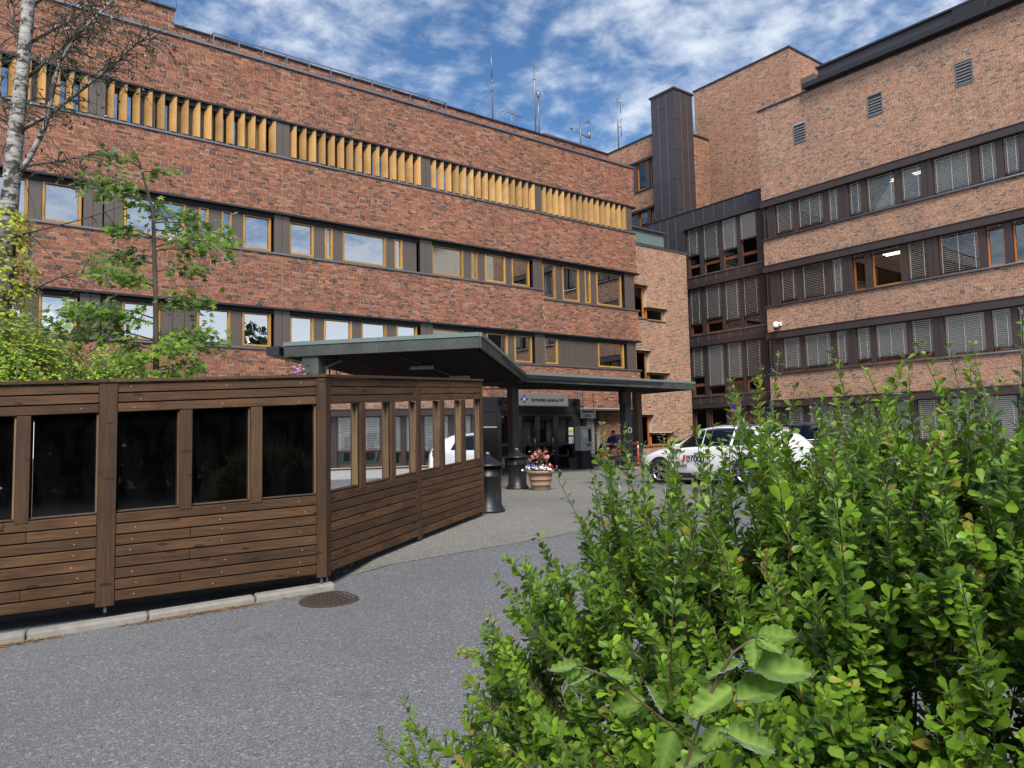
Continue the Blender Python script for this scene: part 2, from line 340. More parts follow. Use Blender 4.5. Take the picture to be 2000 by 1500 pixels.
def paint(name, col):
    t = NT(name); v = t.coord(); c = t.mix(t.math('MULTIPLY', t.noise(v, 2, 4), .12), col, tuple(x * .7 for x in col)); t.set(c, .25, 0, .5, 1.0); return t.mat
M['car_white'] = paint('white_car_paint', (.74, .75, .75)); M['car_dark'] = paint('midnight_blue_car_paint', (.012, .016, .028))
M['plastic'] = plain('black_plastic', (.016, .016, .017), .5); M['lamp_red'] = plain('red_lamp_glass', (.16, .012, .012), .2); M['lamp_clear'] = plain('clear_lamp_glass', (.55, .57, .6), .15, .3)
M['car_glass'] = glass_mat('tinted_car_glass', (.10, .11, .12), 1.6)
M['red'] = plain('red_paint', (.50, .035, .035), .45); M['blue'] = plain('sign_blue', (.02, .07, .42), .45); M['ink'] = plain('black_ink', (.012, .012, .013), .5); M['yellow'] = plain('yellow_sticker', (.72, .52, .03), .5); M['skyblue'] = plain('pale_blue_ink', (.25, .5, .68), .5); M['navy'] = plain('navy_ink', (.02, .04, .13), .5)
M['sign_grey'] = plain('sign_board_shaded_grey', (.17, .165, .155), .5, .1, var=.12)  # board grey darkened to hold the shade it hangs in
M['skin'] = plain('skin_tone', (.48, .27, .19), .6, var=.05); M['shirt'] = plain('navy_shirt', (.02, .045, .14), .8); M['jeans'] = plain('dark_trousers', (.02, .022, .032), .85); M['hair'] = plain('dark_hair', (.035, .025, .02), .6); M['canvas'] = plain('striped_canvas', (.38, .44, .46), .8)
def emit(name, col, s):
    t = NT(name); t.set((.8, .8, .8), .5); t.inp(t.b.inputs['Emission Color'], col); t.b.inputs['Emission Strength'].default_value = s; return t.mat
M['tube'] = emit('lit_ceiling_tube', (1, .93, .74), 5.0); M['lamp_warm'] = emit('lit_pendant_lamp', (1, .75, .3), 3.0)

# ------------------------------------------------------------------ the ground
def gz(x, y):
    s = .85 * np.asarray(x, float) + .53 * np.asarray(y, float)
    return pave(s) - .095 * np.clip((4.45 - np.asarray(x, float)) / .7, 0, 1)      # the road lies a kerb lower than the paving
def pave(s):
    z = -1.92 + .0585 * s
    k = .05
    hi = -1.20
    m = np.clip(.5 + .5 * (hi - z) / k, 0, 1); z = hi * (1 - m) + z * m - k * m * (1 - m)   # the ramp levels off in the yard
    lo = -1.95
    m = np.clip(.5 + .5 * (z - lo) / k, 0, 1); z = lo * (1 - m) + z * m + k * m * (1 - m)
    return z
def sheet(name, xs, rows, off, mat):
    V = []; nx = len(xs); ny = len(rows(xs[0]))
    for x in xs:
        for y in rows(x): V.append((x, y, float(gz(x, y)) + off))
    F = [(i * ny + j, (i + 1) * ny + j, (i + 1) * ny + j + 1, i * ny + j + 1) for i in range(nx - 1) for j in range(ny - 1)]
    return link(name, np_mesh(name, V, F, mat, True))
axis = np.unique(np.concatenate([np.linspace(-300, -12, 13), np.arange(-12, 46, .5), np.linspace(46, 300, 12)]))
road = tag(sheet('road', axis, lambda x: axis, 0, M['road']), 'grey asphalt road in front of the shelter', kind='structure')
PB = [(3.45, 8.2), (3.77, 8.42), (4.42, 8.28), (6.91, 8.13), (8.89, 8.4), (12, 9.3), (13.6, 11.0), (14.6, 16.0), (18, 16.6), (23, 17.0), (33.0, 17.3)]
pbx = [p[0] for p in PB]; pby = [p[1] for p in PB]
pxs = np.unique(np.concatenate([np.arange(3.45, 33.0, .35), pbx]))
plaza = tag(sheet('paving', pxs, lambda x: np.linspace(float(np.interp(x, pbx, pby)), 25.6, 40), .005, M['plaza']), 'worn brownish asphalt paving before the entrance', kind='structure')
M['concrete'] = asphalt('pale_concrete', (.33, .325, .31), (.46, .455, .44), 60, patch=.2)
paveR = tag(sheet('pavement', np.arange(22.5, 33.2, .5), lambda x: np.linspace(-3, 16.2, 30), .006, M['concrete']), 'pale concrete pavement along the office wing', kind='structure')
# garden bed behind the shelter
bed = sheet('garden_bed', np.arange(-14, 5.0, .5), lambda x: np.linspace(9.6 if x < 3 else 10.6, 25.5, 30), .03, M['soil']); tag(bed, 'dark soil bed between shelter and brick wing', kind='structure')

# ------------------------------------------------------------------ brickwork
def lay(a0, a1, z0, z1, seed, holes=(), J=.0145, dark=.09):
    """rows of bricks: start, length, height, tone"""
    g = np.random.default_rng(seed); out = []; CP = .075
    n = max(1, int(round((z1 - z0) / CP))); cp = (z1 - z0) / n
    for r in range(n):
        a = a0 - g.uniform(0, .22); zc = z0 + r * cp
        k = r
        while a < a1:
            L = .228 if (g.random() < .80) else .108
            s, e = max(a, a0), min(a + L, a1)
            if e - s > .03:
                tone = g.beta(2.2, 1.9) if g.random() > dark else g.uniform(0, .2); pcs = [(s, e)]
                for h in holes:
                    if zc + J < h[3] and zc + cp - J > h[2]:
                        pcs = [q for p_, q_ in pcs for q in ((p_, min(q_, h[0])), (max(p_, h[1]), q_)) if q[1] - q[0] > .012]
                for s_, e_ in pcs: out.append((s_, e_ - s_, zc + J * .5, cp - J, tone, abs((e_ - s_) - L) < 1e-6))
            a += L + J
    return np.array(out, float).reshape(-1, 6)
def brick_geo(rows, axis, plane, g, proud=.010):
    """five-sided bricks standing a few mm proud of the mortar; faces look towards -axis"""
    n = len(rows); a = rows[:, 0]; b = a + rows[:, 1]; z0 = rows[:, 2]; z1 = z0 + rows[:, 3]
    fr = plane - (proud + g.uniform(-.35, .45, n) * proud); bk = np.full(n, plane + .012)
    tilt = g.uniform(-.002, .002, n)
    V = np.zeros((n, 8, 3)); A = [a, b, b, a, a, b, b, a]; Z = [z0, z0, z1, z1, z0, z0, z1, z1]; D = [fr + tilt, fr - tilt, fr - tilt, fr + tilt, bk, bk, bk, bk]
    ia, idp = (0, 1) if axis == 'Y' else (1, 0)
    for i in range(8): V[:, i, ia] = A[i]; V[:, i, idp] = D[i]; V[:, i, 2] = Z[i]
    f = np.array([(0, 1, 2, 3), (3, 2, 6, 7), (0, 4, 5, 1), (0, 3, 7, 4), (1, 5, 6, 2)])
    if axis == 'X': f = f[:, ::-1]
    F = (np.arange(n) * 8)[:, None, None] + f[None]
    return V.reshape(-1, 3), F.reshape(-1, 4), np.repeat(rows[:, 4], 8)
class Bricks:
    def __init__(s, parent, mat, seed, J=.0145, proud=.010, dark=.09): s.p = parent; s.mat = mat; s.rows = []; s.seed = seed; s.J = J; s.pr = proud; s.dk = dark
    def wall(s, axis, plane, a0, a1, z0, z1, holes=()):
        s.seed += 1; s.rows.append((axis, plane, lay(a0, a1, z0, z1, s.seed, holes, s.J, s.dk))); return s
    def flush(s, singles=0, zone=None):
        org = origin_of(s.p); g = np.random.default_rng(s.seed + 99); VV = []; FF = []; TT = []; nb = 0; cand = []
        for k, (axis, plane, rows) in enumerate(s.rows):
            keep = np.ones(len(rows), bool)
            if singles and zone:
                for i in np.nonzero(rows[:, 5] > .5)[0]:
                    if zone(axis, plane, rows[i, 0], rows[i, 2]): cand.append((rows[i, 0] ** 2 + plane ** 2 + rows[i, 2] ** 2, k, i))
        cand.sort(); chosen = {}
        for _, k, i in cand[:singles]: chosen.setdefault(k, []).append(i)
        cache = {}
        for k, (axis, plane, rows) in enumerate(s.rows):
            ch = chosen.get(k, []); keep = np.ones(len(rows), bool); keep[ch] = False
            V, F, T = brick_geo(rows[keep], axis, plane, g, s.pr); VV.append(V - org); FF.append(F + nb); TT.append(T); nb += len(V)
            for i in ch:
                r = rows[i]; q = (axis, round(r[1], 3), round(r[3], 3), int(r[4] * 9.99))
                if q not in cache:
                    proto = np.array([[0, r[1], 0, r[3], (q[3] + .5) / 10, 1]]); V, F, T = brick_geo(proto, axis, 0.0, g, s.pr)
                    cache[q] = np_mesh('brick', V, F, s.mat, False, T)
                loc = (r[0], plane, r[2]) if axis == 'Y' else (plane, r[0], r[2])
                link('brick', cache[q], s.p, np.array(loc) - org)
        if VV:
            o = link('brickwork', np_mesh('brickwork', np.vstack(VV), np.vstack(FF), s.mat, False, np.concatenate(TT)), s.p); tag(o, kind='stuff')

# ------------------------------------------------------------------ left brick wing (front at Y = 25.4)
YL = 25.4
LW = thing('brick_building', (12, YL, -1.2), 'long dark red brick wing with ochre wooden fins and ribbon windows behind the shelter', 'building')
XL0, XL1 = -9.0, 27.4
def wallbox(parent, x0, x1, y0, y1, z0, z1, mat, name='wall'):
    return MB().box(x0, x1, y0, y1, z0, z1).build(name, mat, parent)
strips = [(XL0, XL1, 11.52, 13.45), (XL0, XL1, 8.16, 10.13), (XL0, 21.35, 4.80, 6.66), (21.35, XL1, 4.80, 6.27), (XL0, XL1, -1.3, 3.31)]
ent = (17.7, 26.9, -1.3, 1.45)                     # the entrance opening in the bottom strip
for i, (a, b, z0, z1) in enumerate(strips):
    if i < 4: wallbox(LW, a, b, YL, 26.7, z0, z1, M['mortar_l'])
wallbox(LW, XL0, ent[0], YL, 26.7, -1.3, 3.31, M['mortar_l']); wallbox(LW, ent[1], XL1, YL, 26.7, -1.3, 3.31, M['mortar_l']); wallbox(LW, ent[0], ent[1], YL, 26.7, ent[3], 3.31, M['mortar_l'])
wallbox(LW, XL0, XL1, 26.7, 27.2, -1.3, 13.45, M['room'], 'inner_wall')
wallbox(LW, XL1 - .25, XL1, 25.65, 26.69, 3.31, 11.52, M['mortar_l'], 'end_wall')
wallbox(LW, XL0, XL1, 26.0, 40, 13.2, 13.4, M['black'], 'roof')
br = Bricks(LW, M['brick_l'], 100)
for a, b, z0, z1 in strips[:4]: br.wall('Y', YL, max(a, -2.5), b, z0, z1)
br.wall('Y', YL, -2.5, XL1, -1.2, 3.31, holes=[ent])
MB().box(XL0, 28.3, 28.0, 39, 13.3, 15.2).build('penthouse_wall', M['mortar_l'], LW)
MB().box(XL0, 6.5, 28.02, 39, 15.2, 15.8).build('penthouse_wall', M['mortar_l'], LW)
MB().box(24.7, 28.3, 29.0, 39, 15.2, 15.82).build('penthouse_wall', M['mortar_l'], LW)
br.wall('Y', 28.0, -2.0, 28.3, 13.7, 15.2).wall('Y', 28.02, -2.0, 6.5, 15.22, 15.8).wall('Y', 29.0, 24.7, 28.3, 15.3, 15.8)
br.flush(300, lambda ax, pl, a, z: pl == YL and a > 1.8 and 4.6 < z < 10.3)
MB().box(XL0, XL1 + .04, 25.33, 26.1, 13.452, 13.53).build('parapet_cap', M['zinc'], LW)
MB().box(6.5, 28.35, 27.93, 28.4, 15.204, 15.27).build('parapet_cap', M['metal_black'], LW)
MB().box(XL0, 6.55, 27.95, 28.4, 15.804, 15.87).build('parapet_cap', M['metal_black'], LW)
MB().box(24.65, 28.35, 28.93, 29.4, 15.824, 15.89).build('parapet_cap', M['zinc'], LW)
for z0, z1 in ((11.55, 13.44), (8.2, 10.1), (4.85, 6.62)): MB().box(9.50, 9.525, YL - .014, YL + .01, z0, z1).build('expansion_joint', M['terracotta'], LW)
def strip_trim(parent, a, b, z, proj, h, mat, name, z_is_top=True):
    z0, z1 = (z - h, z) if z_is_top else (z, z + h)
    m = MB(); m.box(a, b, YL - proj, YL + .35, z0, z1); return m.build(name, mat, parent, .01)
for a, b, z in ((XL0, XL1, 10.20), (XL0, 21.33, 6.73), (21.36, XL1 + .1, 6.34), (XL0, XL1 + .1, 3.385)): strip_trim(LW, a, b, z, .055, .068, M['zinc'], 'sill')
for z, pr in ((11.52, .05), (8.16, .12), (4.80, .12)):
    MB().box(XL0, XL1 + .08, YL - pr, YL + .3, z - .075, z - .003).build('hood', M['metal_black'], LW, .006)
    MB().box(XL0, XL1 - .27, YL + .05, YL + .30, z - .23, z - .077).build('dark_top_strip', M['black'], LW)  # black strip painting in the hood's shadow above windows and panels
def window_L(x0, x1, z0, z1, look, frame='ochre', blind=0.0, y=YL + .07):
    """wooden frame set back in the facade, pane and what hangs behind it"""
    f = MB(); w = .065; d = .13
    f.box(x0, x0 + w, y, y + d, z0, z1).box(x1 - w, x1, y, y + d, z0, z1).box(x0 + w, x1 - w, y + .004, y + d, z0, z0 + w + .01).box(x0 + w, x1 - w, y + .004, y + d, z1 - w * .6, z1)
    o = f.build('window', M[frame], LW, .008)
    if look: tag(o, look)
    w2 = w + .022     # inner sash strips, a little behind
    for q0, q1 in ((x0 + w, x0 + w2), (x1 - w2, x1 - w)): MB().box(q0, q1, y + .03, y + d - .01, z0 + w, z1 - w * .6).build('sash', M[frame], o)
    MB().box(x0 + w2, x1 - w2, y + .085, y + .095, z0 + w + .012, z1 - w * .6).build('pane', M['glass'], o)
    if blind > 0:
        MB().box(x0 + w2, x1 - w2, y + .15, y + .16, z1 - (z1 - z0) * blind, z1 - .02).build('roller_blind', M['rollblind'], o)
    return o
def panel_L(x0, x1, z0, z1, proud=False, seams=1):
    y = YL + (.015 if proud else .095)
    n = seams + 1; w = (x1 - x0) / n
    for i in range(n):
        MB().box(x0 + i * w + .006, x0 + (i + 1) * w - .006, y, y + .12, z0, z1 - (0 if proud else .0)).build('panel', M['panel'], LW, .006)
    MB().box(x0, x1, y + .03, y + .14, z0, z1).build('panel_backing', M['black'], LW)
# upper ribbon of windows
zt = 8.16 - .078
b2 = [('w', -1.6, -.1, 0), ('p', -.1, .35), ('w', .35, 2.02, 0), ('p', 2.02, 2.37), ('w', 2.37, 3.38, 0), ('P', 3.42, 3.94), ('p', 3.98, 4.54, 1), ('w', 4.54, 6.35, 0), ('p', 6.35, 6.75), ('w', 6.75, 7.07, 0), ('p', 7.07, 7.48), ('w', 7.48, 7.82, 0), ('p', 7.82, 8.19), ('w', 8.19, 9.15, 0), ('P', 9.24, 9.80), ('w', 9.80, 10.71, .06), ('p', 10.71, 11.13), ('w', 11.13, 11.44, 0), ('p', 11.44, 11.82), ('w', 11.82, 13.62, 0), ('p', 13.62, 13.99), ('w', 13.99, 14.33, 0), ('p', 14.33, 14.97, 0), ('P', 15.08, 15.64), ('w', 15.64, 17.17, 0), ('p', 17.17, 17.56), ('w', 17.56, 17.89, 0), ('p', 17.89, 18.26), ('w', 18.26, 19.33, 0), ('p', 19.33, 19.68), ('w', 19.68, 20.65, 0), ('P', 20.81, 21.34)]
b2b = [('w', 21.40, 22.17, 0), ('p', 22.17, 22.58), ('w', 22.58, 23.60, 0), ('p', 23.60, 23.97), ('w', 23.97, 24.32, 0), ('p', 24.32, 24.71), ('w', 24.71, 26.37, .78), ('P', 26.55, 27.22)]
b3 = [('w', -1.6, -.2, 0), ('p', -.2, .2), ('w', .2, 1.99, 0), ('p', 1.99, 2.35), ('w', 2.35, 3.33, 0), ('P', 3.38, 3.93), ('p', 3.97, 4.52, 1), ('w', 4.52, 5.63, 0), ('p', 5.63, 6.72, 2), ('w', 6.72, 7.80, .97), ('p', 7.80, 8.18), ('w', 8.18, 9.16, .93), ('P', 9.25, 9.81), ('w', 9.81, 10.71, .90), ('p', 10.71, 11.09), ('w', 11.09, 12.18, .98), ('p', 12.18, 12.54), ('w', 12.54, 13.61, .98), ('p', 13.61, 14.01), ('w', 14.01, 14.95, .98), ('P', 15.07, 15.63), ('w', 15.63, 17.10, .97), ('p', 17.10, 18.27, 2), ('w', 18.27, 19.37, .98), ('p', 19.37, 19.74), ('w', 19.74, 20.70, 0), ('P', 20.83, 21.40), ('w', 21.40, 22.19, 0), ('p', 22.19, 24.69, 6), ('w', 24.69, 26.40, 0), ('P', 26.57, 27.18)]
for lst, z0, top in ((b2, 6.73, zt), (b2b, 6.34, zt), (b3, 3.385, 4.80 - .078)):
    for e in lst:
        if e[0] == 'w': window_L(e[1], e[2], z0 + .035, top - .15, None, blind=e[3])
        elif e[0] == 'p': panel_L(e[1] + .004, e[2] - .004, z0 + .005, top - .14, False, e[3] if len(e) > 3 else 0)
        else: panel_L(e[1], e[2], z0 + .005, top - .003, True, 1)
# ochre fins
def fin_mesh(h):
    m = MB(); n = 5; pts = []
    for i in range(n + 1):
        t = i / n; x = -.185 * t; yy = .20 * t; bow = .028 * math.sin(math.pi * t); nx, ny = -.73, -.68
        pts.append((x + nx * bow, yy + ny * bow))
    th = .024
    for i in range(n):
        (xa, ya), (xb, yb) = pts[i], pts[i + 1]; q = (.73 * th, .68 * th)
        m.hexa([(xa, ya, 0), (xb, yb, 0), (xb + q[0], yb + q[1], 0), (xa + q[0], ya + q[1], 0), (xa, ya, h), (xb, yb, h), (xb + q[0], yb + q[1], h), (xa + q[0], ya + q[1], h)][::1])
    return m.mesh('fin', M['fin'])
FH = 11.44 - 10.225; fm = fin_mesh(FH); bm_ = MB().box(-.20, .03, .0, .025, 0, .025).box(-.11, -.08, -.02, .20, -.0, .02).mesh('fin_bracket', M['metal_black'])
mods = [(-1.86, 3.46), (3.98, 9.28), (9.82, 15.13), (15.64, 20.97), (21.42, 26.74)]
orgL = origin_of(LW); g = np.random.default_rng(4)
for mi, (a, b) in enumerate(mods):
    pitch = (b - a - .02) / 15
    for i in range(15):
        x = a + .20 + (b - a - .20) * i / 14.0
        if x < -1.4: continue
        fo = link('fin', fm, LW, np.array((x, YL - .03, 10.222)) - orgL); fo.rotation_euler.z = float(g.normal(0, .03))
        link('bracket', bm_, fo, (0, .0, .0))
    nxt = mods[mi + 1][0] if mi < 4 else 27.22
    panel_L(b + .02, nxt - .02, 10.205, 11.44, True, 1)
    # behind the fins: panes and dark panels in turn
    k = 0; x = a; pat = [('g', .95), ('p', .42), ('g', .72), ('p', 1.1), ('g', 1.15), ('p', .35), ('g', .6)]
    if mi in (0, 2): pat = [('g', .8), ('p', .4), ('g', 1.25), ('p', .3), ('g', 1.2), ('p', .55), ('g', .8)]
    tot = sum(p[1] for p in pat); sc = (b - a) / tot
    for kind, w in pat:
        w *= sc
        if kind == 'g' and x + w > -1.4:
            f = MB().box(x, x + .05, YL + .24, YL + .36, 10.205, 11.30).box(x + w - .05, x + w, YL + .24, YL + .36, 10.205, 11.30).box(x + .05, x + w - .05, YL + .243, YL + .36, 10.205, 10.26)
            o = f.build('window', M['ochre'], LW); MB().box(x + .05, x + w - .05, YL + .30, YL + .31, 10.26, 11.30).build('pane', M['glass'], o)
        elif kind == 'p': MB().box(x, x + w, YL + .25, YL + .34, 10.205, 11.30).build('panel', M['panel'], LW)
        x += w
# roof railing
m = MB(); X0, X1 = 7.3, 16.75
rl = thing('roof_railing', (12, 25.95, 13.4), 'thin grey metal railing along the flat roof edge of the long wing', 'railing')
MB().box(X0, X1, 25.93, 25.965, 14.25, 14.29).build('top_rail', M['zinc'], rl); MB().box(X0, X1, 25.935, 25.96, 13.72, 13.75).build('bottom_rail', M['zinc'], rl)
for x in np.linspace(X0, X1, 12): MB().box(x - .02, x + .02, 25.93, 25.97, 13.4, 14.249).build('post', M['zinc'], rl)
for x in (X0, X1): MB().bar((x, 25.97, 14.27), (x, 26.9, 14.27), .035, .035).build('side_rail', M['zinc'], rl); MB().box(x - .02, x + .02, 26.86, 26.9, 13.4, 14.25).build('post', M['zinc'], rl)

# ------------------------------------------------------------------ annex beside the long wing (front at Y = 26.4)
YA = 26.4
AN = thing('brick_building', (30.3, YA, -1.2), 'narrow orange-tan brick annex with stepped corner windows next to the canopy', 'building')
wins = [(28.3, 29.0, 6.2, 7.86, 29.18, 30.45, 6.15, 6.75), (28.3, 29.06, 3.0, 4.48, 29.22, 30.47, 2.75, 3.37), (28.3, 29.1, -.35, 1.2, 29.2, 30.6, -.32, .27)]
holes = []
for a0, a1, z0, z1, c0, c1, y0, y1 in wins: holes += [(a0 - .05, a1 + .16, z0 - .02, z1 + .05), (c0 - .05, c1 + .12, y0 - .02, y1 + .05)]
MB().box(27.42, 32.42, YA + .3, 33, -1.3, 10.0).build('wall', M['mortar_r'], AN)
# front leaf built round the openings
m = MB(); zs = sorted(set([-1.3, 10.0] + [h[2] for h in holes] + [h[3] for h in holes]))
for z0, z1 in zip(zs[:-1], zs[1:]):
    x = 27.42; zc = (z0 + z1) / 2; hs = sorted([h for h in holes if h[2] < zc < h[3]])
    for h in hs:
        if h[0] > x: m.box(x, h[0], YA, YA + .299, z0, z1)
        x = max(x, h[1])
    m.box(x, 32.42, YA, YA + .299, z0, z1)
m.build('front_leaf', M['mortar_r'], AN)
ba = Bricks(AN, M['brick_r'], 300, .016, .006).wall('Y', YA, 27.42, 32.42, -1.2, 10.0, holes); ba.flush()
MB().box(27.4, 32.5, YA - .05, 33, 10.004, 10.08).build('parapet_cap', M['zinc'], AN)
for a0, a1, z0, z1, c0, c1, y0, y1 in wins:
    for (x0, x1, q0, q1) in ((a0, a1, z0, z1), (c0, c1, y0, y1)):
        f = MB().box(x0, x0 + .06, YA + .1, YA + .2, q0, q1).box(x1 - .07, x1, YA + .1, YA + .2, q0, q1).box(x0 + .06, x1 - .07, YA + .104, YA + .2, q0, q0 + .07).box(x0 + .06, x1 - .07, YA + .104, YA + .2, q1 - .05, q1)
        o = f.build('window', M['orange'], AN); MB().box(x0 + .06, x1 - .07, YA + .15, YA + .16, q0 + .07, q1 - .05).build('pane', M['glass_green'], o)
        MB().box(x0 - .08, x1 + .2, YA - .09, YA + .25, q1 + .002, q1 + .055).build('hood', M['metal_black'], AN)
        MB().box(x0 - .03, x1 + .12, YA - .05, YA + .25, q0 - .05, q0 - .002).build('sill', M['zinc'], AN)
# terrace fascia on the annex roof
TF = thing('terrace_parapet', (29.5, 28.6, 10.08), 'pale green copper terrace parapet above the annex roof', 'parapet')
MB().box(27.5, 33.2, 28.6, 28.9, 10.95, 11.75).build('fascia', M['copper_top'], TF); MB().box(27.5, 33.25, 28.45, 28.95, 11.752, 11.82).build('cap', M['zinc'], TF); MB().box(27.5, 33.22, 28.5, 28.95, 10.86, 10.948).build('drip_edge', M['metal_black'], TF)
MB().box(27.5, 33.2, 28.9, 29.1, 10.08, 10.86).build('window_strip', M['glass_r'], TF); MB().box(27.5, 33.2, 29.11, 29.3, 10.08, 11.7).build('backing', M['room'], TF)
for x in (28.2, 29.1, 30.0, 30.9, 31.8, 32.6): MB().box(x, x + .07, 28.84, 28.895, 10.08, 10.86).build('mullion', M['orange'], TF)
M['seam'] = plain('pale_seam', (.19, .18, .185), .5, .3, .5, .3, 5)  # seam colour paler than the sheets it joins

# ------------------------------------------------------------------ right brick wing (front at X = 33.1)
XR = 33.1; YR0, YR1 = -3.0, 22.0
RW = thing('brick_building', (XR, 10, -1.2), 'tan brick office wing with venetian blinds in brown ribbon windows and three wall vents', 'building')
def wbx(parent, x0, x1, y0, y1, z0, z1, mat, name='wall'): return MB().box(x0, x1, y0, y1, z0, z1).build(name, mat, parent)
rows_R = [(11.88, 9.91), (8.55, 6.50), (5.18, 3.12), (1.79, -1.07)]
vents = [(19.40, 20.03, 14.2, 15.15), (15.66, 16.33, 14.2, 15.2), (11.98, 12.64, 14.15, 15.17)]
rs = [(11.88, 16.55), (8.55, 9.83), (5.18, 6.42), (1.79, 3.04)]
for z0, z1 in rs: wbx(RW, XR, 34.4, YR0, YR1, z0, z1, M['mortar_r'])
wbx(RW, XR, 34.4, YR0, YR1, -1.35, -1.15, M['stone'], 'plinth')
wbx(RW, 34.4, 34.7, YR0, YR1, -1.3, 16.5, M['room'], 'inner_wall')
wbx(RW, 34.0, 48, YR0, YR1, 16.3, 16.5, M['black'], 'roof')
bk = Bricks(RW, M['brick_r'], 500, .0165, .005, .08)
vh = [(a, b, z0, z1) for a, b, z0, z1 in vents]
for z0, z1 in rs: bk.wall('X', XR, 6.0, YR1, z0, z1, vh if z1 > 16 else ())
bk.flush(300, lambda ax, pl, a, z: a > 10.3 and z < 9.9)
wbx(RW, XR - .06, 33.5, YR0, YR1 + .03, 16.553, 16.63, M['metal_black'], 'parapet_cap')
for a, b, z0, z1 in vents:
    o = MB().box(XR - .03, XR + .02, a, b, z0, z0 + .045).box(XR - .03, XR + .02, a, b, z1 - .045, z1).box(XR - .03, XR + .02, a, a + .045, z0 + .045, z1 - .045).box(XR - .03, XR + .02, b - .045, b, z0 + .045, z1 - .045).build('wall_vent', M['zinc'], RW)
    MB().box(XR - .012, XR + .03, a + .045, b - .045, z0 + .045, z1 - .045).build('vent_back', M['black'], o)
    for z in np.arange(z0 + .10, z1 - .10, .135): MB().obox((XR - .018, (a + b) / 2, z), (.008, 0, -.014), (0, (b - a) / 2 - .05, 0), (.004, 0, .004)).build('vent_slat', M['grey'], o)
def blind_mesh(m, x, y0, y1, z0, z1, pitch=.082, tilt=.55, hw=.038):
    n = int((z1 - z0) / pitch)
    for i in range(n):
        z = z1 - .03 - i * pitch
        m.obox((x, (y0 + y1) / 2, z), (hw * math.cos(tilt), 0, -hw * math.sin(tilt)), (0, (y1 - y0) / 2, 0), (.002 * math.sin(tilt), 0, .002))
    m.box(x - .03, x + .03, y0, y1, z1 - n * pitch - .05, z1 - n * pitch - .015, 1); m.box(x - .035, x + .035, y0, y1, z1 - .012, z1 + .02, 1)
    for y in (y0 + .12, y1 - .12) + (((y0 + y1) / 2,) if y1 - y0 > 1.25 else ()): m.box(x - .045, x - .04, y - .008, y + .008, z1 - n * pitch, z1, 0)
def window_R(y0, y1, z0, z1, drop=1.0, tilt=.55, frame='orange', parent=RW, x=XR, blinds=True, low=0.0, glass='glass_r', lamp=False):
    w = .06; xf = x + .20
    f = MB().box(xf, xf + .1, y0, y0 + w, z0, z1).box(xf, xf + .1, y1 - w, y1, z0, z1).box(xf + .004, xf + .1, y0 + w, y1 - w, z0, z0 + w + .015).box(xf + .004, xf + .1, y0 + w, y1 - w, z1 - w, z1)
    if low: f.box(xf + .002, xf + .1, y0 + w, y1 - w, z0 + low - .08, z0 + low + .08)
    o = f.build('window', M[frame], parent)
    MB().box(xf + .045, xf + .055, y0 + w, y1 - w, z0 + w + .016 + (low + .065 if low else 0), z1 - w).build('pane', M[glass], o)
    if low: MB().box(xf + .040, xf + .05, y0 + w, y1 - w, z0 + w + .015, z0 + low - .082).build('lower_pane', M['glass_green'], o); MB().box(xf + .07, xf + .08, y0 + w, y1 - w, z0 + w + .015, z0 + low - .082).build('lower_backing', M['grey'], o)
    if blinds:
        zb0 = z1 - (z1 - z0) * drop
        m = MB(); blind_mesh(m, x + .13, y0 + .015, y1 - .015 - .035 * 0, zb0, z1 - .03, .082, tilt); m.build('blind', [M['slat'], M['metal_dark']], o)
    if lamp:
        for k in range(2): MB().box(x + .75 + k * .25, x + .83 + k * .25, y0 + .15, y1 - .2, z1 - .13 - .02 * k, z1 - .09 - .02 * k).build('ceiling_lamp', M['tube'], o)
    return o
def mull_R(y0, y1, z0, z1, dbl=False, parent=RW, x=XR, mat='metal_dark'):
    xm = x + (.035 if dbl else .10); n = 2 if dbl else 1; w = (y1 - y0) / n
    for i in range(n): MB().box(xm, xm + .3, y0 + i * w + .006, y0 + (i + 1) * w - .006, z0, z1).build('mullion', M[mat], parent, .008)
# module edges along the facade (window, mullion, ...; D = double mullion)
seqs = [[21.31, 20.34, 20.11, 18.78, 18.54, 17.97, 'D', 17.51, 16.91, 16.68, 15.41, 15.15, 14.26, 'D', 13.80, 12.32, 12.04, 11.40, 11.16, 10.57, 'D', 10.15, 9.3, 9.0, 7.9, 7.6, 6.6],
        [21.23, 20.36, 20.07, 18.78, 18.51, 17.94, 'D', 17.50, 16.92, 16.63, 15.33, 15.07, 14.22, 'D', 13.78, 12.24, 11.98, 11.32, 11.05, 10.45, 'D', 10.05, 9.2, 8.9, 7.9, 7.6, 6.6],
        [21.25, 20.32, 20.09, 18.75, 18.51, 17.93, 'D', 17.50, 16.88, 16.63, 15.28, 15.08, 14.18, 'D', 13.75, 12.22, 11.98, 11.29, 11.05, 10.45, 'D', 10.05, 9.2, 8.9, 7.9, 7.6, 6.6],
        [21.20, 20.32, 20.04, 18.80, 18.48, 17.90, 'D', 17.46, 16.86, 16.60, 15.31, 15.03, 14.18, 'D', 13.71, 12.80, 12.55, 11.29, 11.04, 10.45, 'D', 10.05, 9.2, 8.9, 7.9, 7.6, 6.6]]
drops = [[.93, .93, .96, .93, .97, .95, .96, .97, .95, .95, .95, .95], [.95, .96, .97, 0, 0, .96, .97, 0, 0, 0, .9, .9], [.93, .93, .92, .90, .88, .90, .97, .95, .97, .9, .9, .9], [.62, .70, .72, .75, .72, .70, .72, .72, .72, .7, .7, .7]]
